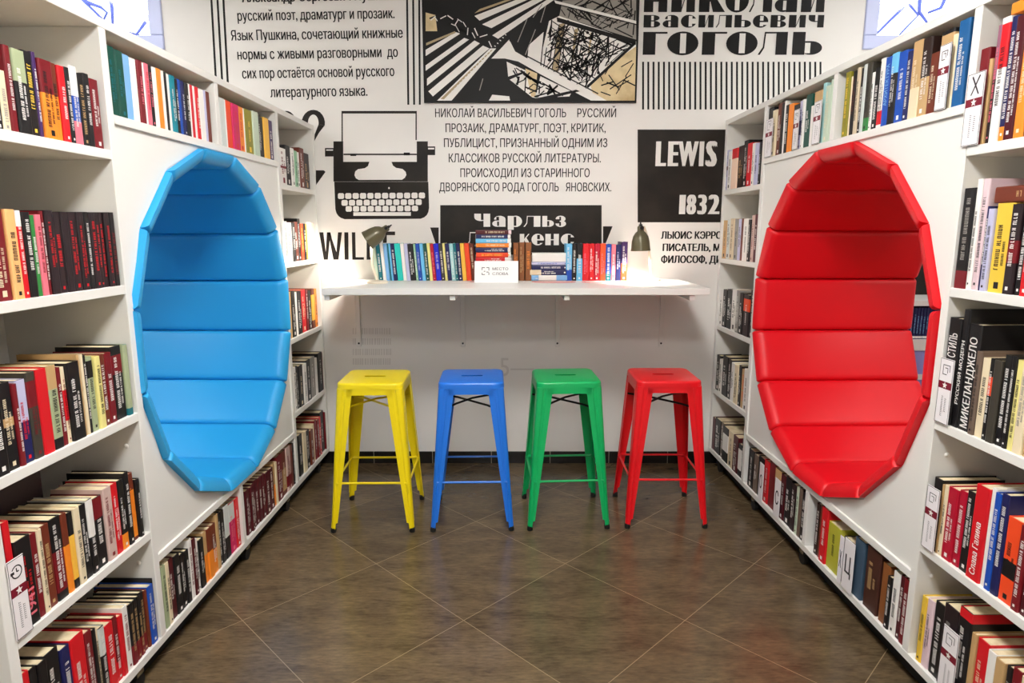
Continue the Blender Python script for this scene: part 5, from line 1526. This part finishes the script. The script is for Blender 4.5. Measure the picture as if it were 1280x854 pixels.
# cover picture on the tall art book
if (RN3, 2) in PLACED:
    o, w, h = PLACED[(RN3, 2)]
    bm = bmesh.new()
    bm.faces.new([bm.verts.new((-.10 + .06 * math.cos(a) + .012 * math.sin(3 * a), -.0006, h * .80 + .042 * math.sin(a) + .006 * math.cos(2 * a))) for a in [2 * math.pi * i / 24 for i in range(24)]])
    link('cover_picture', bm, mat('cover picture', rgb(122, 92, 66), .5, vary=(14, rgb(66, 46, 34))), o)

# books lying down
def lying(x0, x1, y, z, th, d, st, label, group, unit='T'):
    rng = random.Random(label)
    h = x1 - x0
    if unit == 'T': M = T((x0, y, z)) @ RZ(-math.pi / 2)
    elif unit == 'L': M = UNITS['L']['m'] @ T((-y, x0, z))
    else: M = UNITS['R']['m'] @ T((y, x1, z)) @ RZ(math.pi)
    # spine along the row: turn the upright book on its side
    M = M @ T((0, h, 0)) @ Matrix.Rotation(math.pi / 2, 4, 'X')
    return book(th, h, d, st, M, label, group, rng)
z = CT + .0005
hid = [('DR:W', .022), ('TN:K', .022), ('N:W', .022), ('BR:CR', .020), ('R:W', .020)]
for i, (st, th) in enumerate(hid):
    lying(-.203, -.008, 3.665, z, th, .14, st, '%s book lying in the stack behind the white card sign, %s from the bottom' % (looks(st), ORD[i]), 'books stacked behind the card sign'); z += th + .0005
for i, (st, th) in enumerate([('R:W|.0-.18W', .0265), ('OR:YO|0-.08W', .027), ('N:W|0-.08W', .027), ('O:CR|0-.07W', .024), ('SB:W|0-.1W', .024), ('N:W|0-.08W', .024), ('MR:CR|0-.08PK', .024)]):
    lab = '%s book lying flat, %s in the tall stack above the card sign' % (looks(st), ['lowest', 'second up', 'third up', 'fourth up', 'fifth up', 'second from the top', 'topmost'][i])
    lying(-.206 + .002 * (i % 2), -.004 - .002 * (i % 3), 3.665 + .003 * (i % 2), z, th, .14, st, lab, 'books stacked behind the card sign'); z += th + .0005
z = CT + .0018
for i, (st, th, dx) in enumerate([('LB:W|.3-.8W', .030, 0), ('N:W|.7-1CR', .030, -.008), ('N:W', .026, .002), ('LV:B', .018, 0), ('W', .050, .004)]):
    lab = '%s book lying flat, %s of the low pile right of the brown books' % (looks(st), ['lowest', 'second up', 'middle one', 'fourth up', 'topmost'][i])
    lying(.112 + dx, .318, 3.70 + .002 * i, z, th, .125, st, lab, 'books in the low pile on the counter'); z += th + .0005
# two lying across the tops of upright books on the right
def top_of(phrase, idx): 
    return max(PLACED[(phrase, i)][2] for i in idx if (phrase, i) in PLACED)
hz = 1.68 + top_of('top shelf right of red seat', range(3, 8)) + .001
lying(1.50, 1.765, .014, hz, .030, .15, 'O:DR', 'orange book lying across upright books, top shelf right of red seat', 'books on the top shelf right of red seat', 'R')
hz = 1.287 + top_of('second shelf right of red seat', range(3, 9)) + .001
lying(1.47, 1.742, .014, hz, .042, .15, 'BR:TN', 'thick brown book lying across upright books, second shelf right of red seat', 'books on the second shelf right of red seat', 'R')
# a tall dark album behind the front row, fourth shelf on the left
M = UNITS['L']['m'] @ T((-.235, 1.40, .492)) @ RZ(math.radians(90))
bm = bmesh.new(); ms = [cmat('BK')]
cover_into(bm, .03, .345, .30, ms, 'BK', random.Random(3), plain=True)
o = tag(link('album', bm, ms, None, False, UNITS['L']['m'] @ T((-.205, 1.43, .492)) @ RZ(math.radians(-90))), 'tall dark album standing behind the books, fourth shelf left of blue seat', 'book', 'books on the fourth shelf left of blue seat')
bm = bmesh.new(); pages_into(bm, .03, .345, .30); link('page_block', bm, M_PAPER, o)

# ============================================================ shelf labels
M_LAB = mat('white label card', rgb(240, 236, 238), .45); M_BAND = mat('label band', rgb(122, 14, 40), .45); M_LINK = mat('label print', rgb(40, 38, 44), .5)
WHERE = {
 ('R', 'pen', 1.68): 'tall white label with crossed pens and a maroon band, top shelf right of red seat',
 ('R', 'frame', .889): 'tall white label with a maroon band, third shelf right of red seat',
 ('R', 'frame', .492): 'tall white label with a maroon band, fourth shelf right of red seat',
 ('R', 'frame', .113): 'tall white label with a maroon band, bottom shelf right of red seat',
 ('L', 'clock', .492): 'tall white label with a clock sign and maroon band, fourth shelf left of blue seat',
}
TOPL = ['white maroon-banded label among blue books, right half of shelf above red seat', 'white maroon-banded label at far left end of the shelf above red seat', 'white maroon-banded label beside orange book, left half of shelf above red seat', 'white maroon-banded label before a tan book, left half of shelf above red seat']
LET = {'Х': 'white divider card with letter Х in the row under the red seat', 'Ц': 'white divider card with letter Ц in the row under the red seat', 'С': 'white divider card with letter С in the row under the red seat', 'О': 'white divider card with letter О in the row under the red seat'}
tc = 0
for unit, a, b, z, h, kind in SIGNS:
    w = b - a
    if unit == 'L': M = UNITS['L']['m'] @ T((.004, a, z + .0005))
    else: M = UNITS['R']['m'] @ T((-.004, b, z + .0005)) @ RZ(math.pi)
    if kind in LET: lab = LET[kind]; nm = 'letter_divider'
    elif (unit, kind, z) in WHERE: lab = WHERE[(unit, kind, z)]; nm = 'shelf_label'
    else: lab = TOPL[tc]; tc += 1; nm = 'shelf_label'
    t = empty(nm, lab, 'shelf label' if nm == 'shelf_label' else 'divider card', M, 'shelf labels' if nm == 'shelf_label' else 'letter divider cards')
    newbox('card', M_LAB if nm == 'shelf_label' else [M_LAB], t, -.0012, .0012, .001, w - .001, 0, h)
    newbox('foot', M_LAB, t, -.003, -.0012, .004, w - .004, 0, h * .9)
    bm = bmesh.new(); X = .0016
    def q(y0, y1, z0, z1, mi=0, x=X): bm.faces.new([bm.verts.new((x, y, zz)) for y, zz in ((y0, z0), (y1, z0), (y1, z1), (y0, z1))]).material_index = mi
    def ring(cy, cz, r, t_, a0=0, a1=360, n=24, mi=0):
        for i in range(n):
            p = [math.radians(a0 + (a1 - a0) * (i + e) / n) for e in (0, 1)]
            bm.faces.new([bm.verts.new((X, cy + rr * math.sin(p_), cz + rr * math.cos(p_))) for rr, p_ in ((r, p[0]), (r + t_, p[0]), (r + t_, p[1]), (r, p[1]))]).material_index = mi
    if kind in LET:
        put_text(bm, kind, w * .2, w * .8, h * .36, .02, lambda u, v: (X, w * .2 + u, h * .34 + v), 0, (.0001, 0, 0))
        link('letter', bm, M_LINK, t)
    else:
        q(.001, w - .001, h * .54, h * .65, 1)
        for q_ in ((.0012, .0026, .001, h - .001), (w - .0026, w - .0012, .001, h - .001), (.0012, w - .0012, .001, .0024), (.0012, w - .0012, h - .0024, h - .001)): q(*q_)
        # a small star on the band
        bm.faces.new([bm.verts.new((X + .0004, w / 2 + (.011 if i % 2 == 0 else .0048) * math.sin(math.pi * i / 5), h * .595 + (.011 if i % 2 == 0 else .0048) * math.cos(math.pi * i / 5))) for i in range(10)]).material_index = 2
        cz = h * .83; r = w * .26
        if kind == 'clock':
            ring(w / 2, cz, r, .003, -60, 270); q(w / 2 - .0015, w / 2 + .0015, cz, cz + r * .7); q(w / 2, w / 2 + r * .5, cz - .0015, cz + .0015)
            q(w / 2 - r - .005, w / 2 - r + .006, cz - .003, cz + .004)
        elif kind == 'pen':
            for sg_ in (1, -1):
                bm.faces.new([bm.verts.new((X, w / 2 + sg_ * y, cz + zz)) for y, zz in ((-.016, -.024), (-.012, -.026), (.016, .022), (.012, .026))]).material_index = 0
        else:
            e = .0022
            q(w / 2 - r, w / 2 + r, cz + r - e, cz + r); q(w / 2 - r, w / 2 - r + e, cz - r, cz + r); q(w / 2 + r - e, w / 2 + r, cz - r * .3, cz + r); q(w / 2 - r, w / 2 + r * .2, cz - r, cz - r + e)
            q(w / 2 - r * .4, w / 2 + r * .4, cz + r * .3, cz + r * .3 + e); q(w / 2 + r * .3, w / 2 + r * .3 + e, cz - r * .6, cz + r * .3)
        rng = random.Random(kind + str(z) + str(a))
        for yc, z0, z1 in ((w * .42, .12, .44), (w * .66, .2, .4)) if w > .045 else ((w * .5, .12, .42),):
            zz = h * z0
            while zz < h * z1:
                q(yc - .0032, yc + .0032, zz, zz + .0012); q(yc - .0032, yc - .002, zz, zz + .003); zz += .0052
        link('print', bm, [M_LINK, M_BAND, M_PWHITE], t)

# ============================================================ low bookcase in the next aisle, seen through the red seat
t = empty('low_bookcase', 'low white bookcase seen through the gap in the red seat', 'bookcase', T((2.7, WY, 0)))
M_VIO = mat('violet grey panel', rgb(150, 148, 214), .45)  # violet grey tone of the back and lower panels
newbox('top_board', M_WHITE, t, -.62, .6, -.36, -.01, 1.04, 1.068); newbox('shelf', M_WHITE, t, -.62, .6, -.36, -.01, .79, .852)
for x in (-.65, .6): newbox('upright', M_WHITE, t, x, x + .03, -.36, -.01, 0, 1.068)
newbox('back_panel', M_VIO, t, -.62, .6, -.03, -.012, 0, 1.04)
newbox('lower_panel', M_VIO, t, -.62, .6, -.355, -.335, .02, .79)
newbox('rail', M_WHITE, t, -.62, .6, -.362, -.3551, .625, .655)
x = 2.14
rng = random.Random(4)
for i in range(16):
    M = T((x, WY - .345, .852)) @ RZ(-math.pi / 2)
    book(.0165, .176, .13, 'N:LB|.03-.1W', M, 'narrow navy volume, %s from left, on the low bookcase behind the red seat' % ORD[i], 'navy volumes on the low bookcase', rng)
    x += .0172

# ============================================================ outside the windows
bm = bmesh.new(); box(bm, -14, 14, WY + .4, 22, -.3, -.1)
struct(link('ground_outside', bm, mat('snowy ground', rgb(220, 225, 235), .9)))
def tree(label, x, y, rnd, limbs):
    t = empty('bare_tree', label, 'tree', T((x, y, -.1)), 'bare trees outside the windows')
    bm = bmesh.new()
    m = mat('blue grey bark', rgb(52, 60, 120), .9)
    tube(bm, [(0, 0, 0), (.03, 0, 1.2), (-.02, .05, 2.4), (.06, .1, 4.2), (0, .1, 6)], [.12, .10, .08, .05, .015], 10)
    for p in limbs:
        tube(bm, [(a - x, b - y, c + .1) for a, b, c in p], [.05 * (1 - i / len(p)) * p_w + .006 for i, p_w in enumerate([limb_w] * len(p))], 7)
    link('trunk', bm, m, t, True)
limb_w = .22
tree('bare tree outside the left window', -4.6, 5.6, 1, [[(-4.6, 5.6, 2.6), (-4.1, 5.55, 3.3), (-3.675, 5.5, 3.42), (-3.458, 5.5, 3.292), (-3.285, 5.5, 3.119), (-3.153, 5.5, 3.035), (-3.0, 5.5, 3.0)],
 [(-3.42, 5.5, 3.26), (-3.374, 5.5, 3.238), (-3.288, 5.5, 3.208), (-3.242, 5.5, 3.167), (-3.272, 5.5, 3.119)], [(-3.206, 5.5, 3.38), (-3.199, 5.5, 3.203), (-3.208, 5.5, 3.059)], [(-2.80, 5.5, 3.3), (-2.904, 5.5, 3.143), (-2.97, 5.5, 3.065), (-3.028, 5.5, 2.999)]])
tree('bare tree outside the right window', 4.8, 5.6, 2, [[(4.8, 5.6, 2.6), (4.2, 5.55, 3.5), (3.4, 5.5, 3.7), (2.92, 5.5, 3.439), (3.142, 5.5, 3.262), (3.256, 5.5, 3.149), (3.17, 5.5, 3.059), (3.118, 5.5, 2.999)],
 [(3.17, 5.5, 3.25), (3.157, 5.5, 3.238), (3.065, 5.5, 3.143), (2.977, 5.5, 3.053), (2.913, 5.5, 2.987)], [(2.944, 5.5, 3.321), (2.938, 5.5, 3.191), (2.913, 5.5, 2.987)], [(3.25, 5.5, 3.321), (3.26, 5.5, 3.173), (3.341, 5.5, 3.083)], [(3.473, 5.5, 3.321), (3.43, 5.5, 3.203), (3.331, 5.5, 3.167)]])
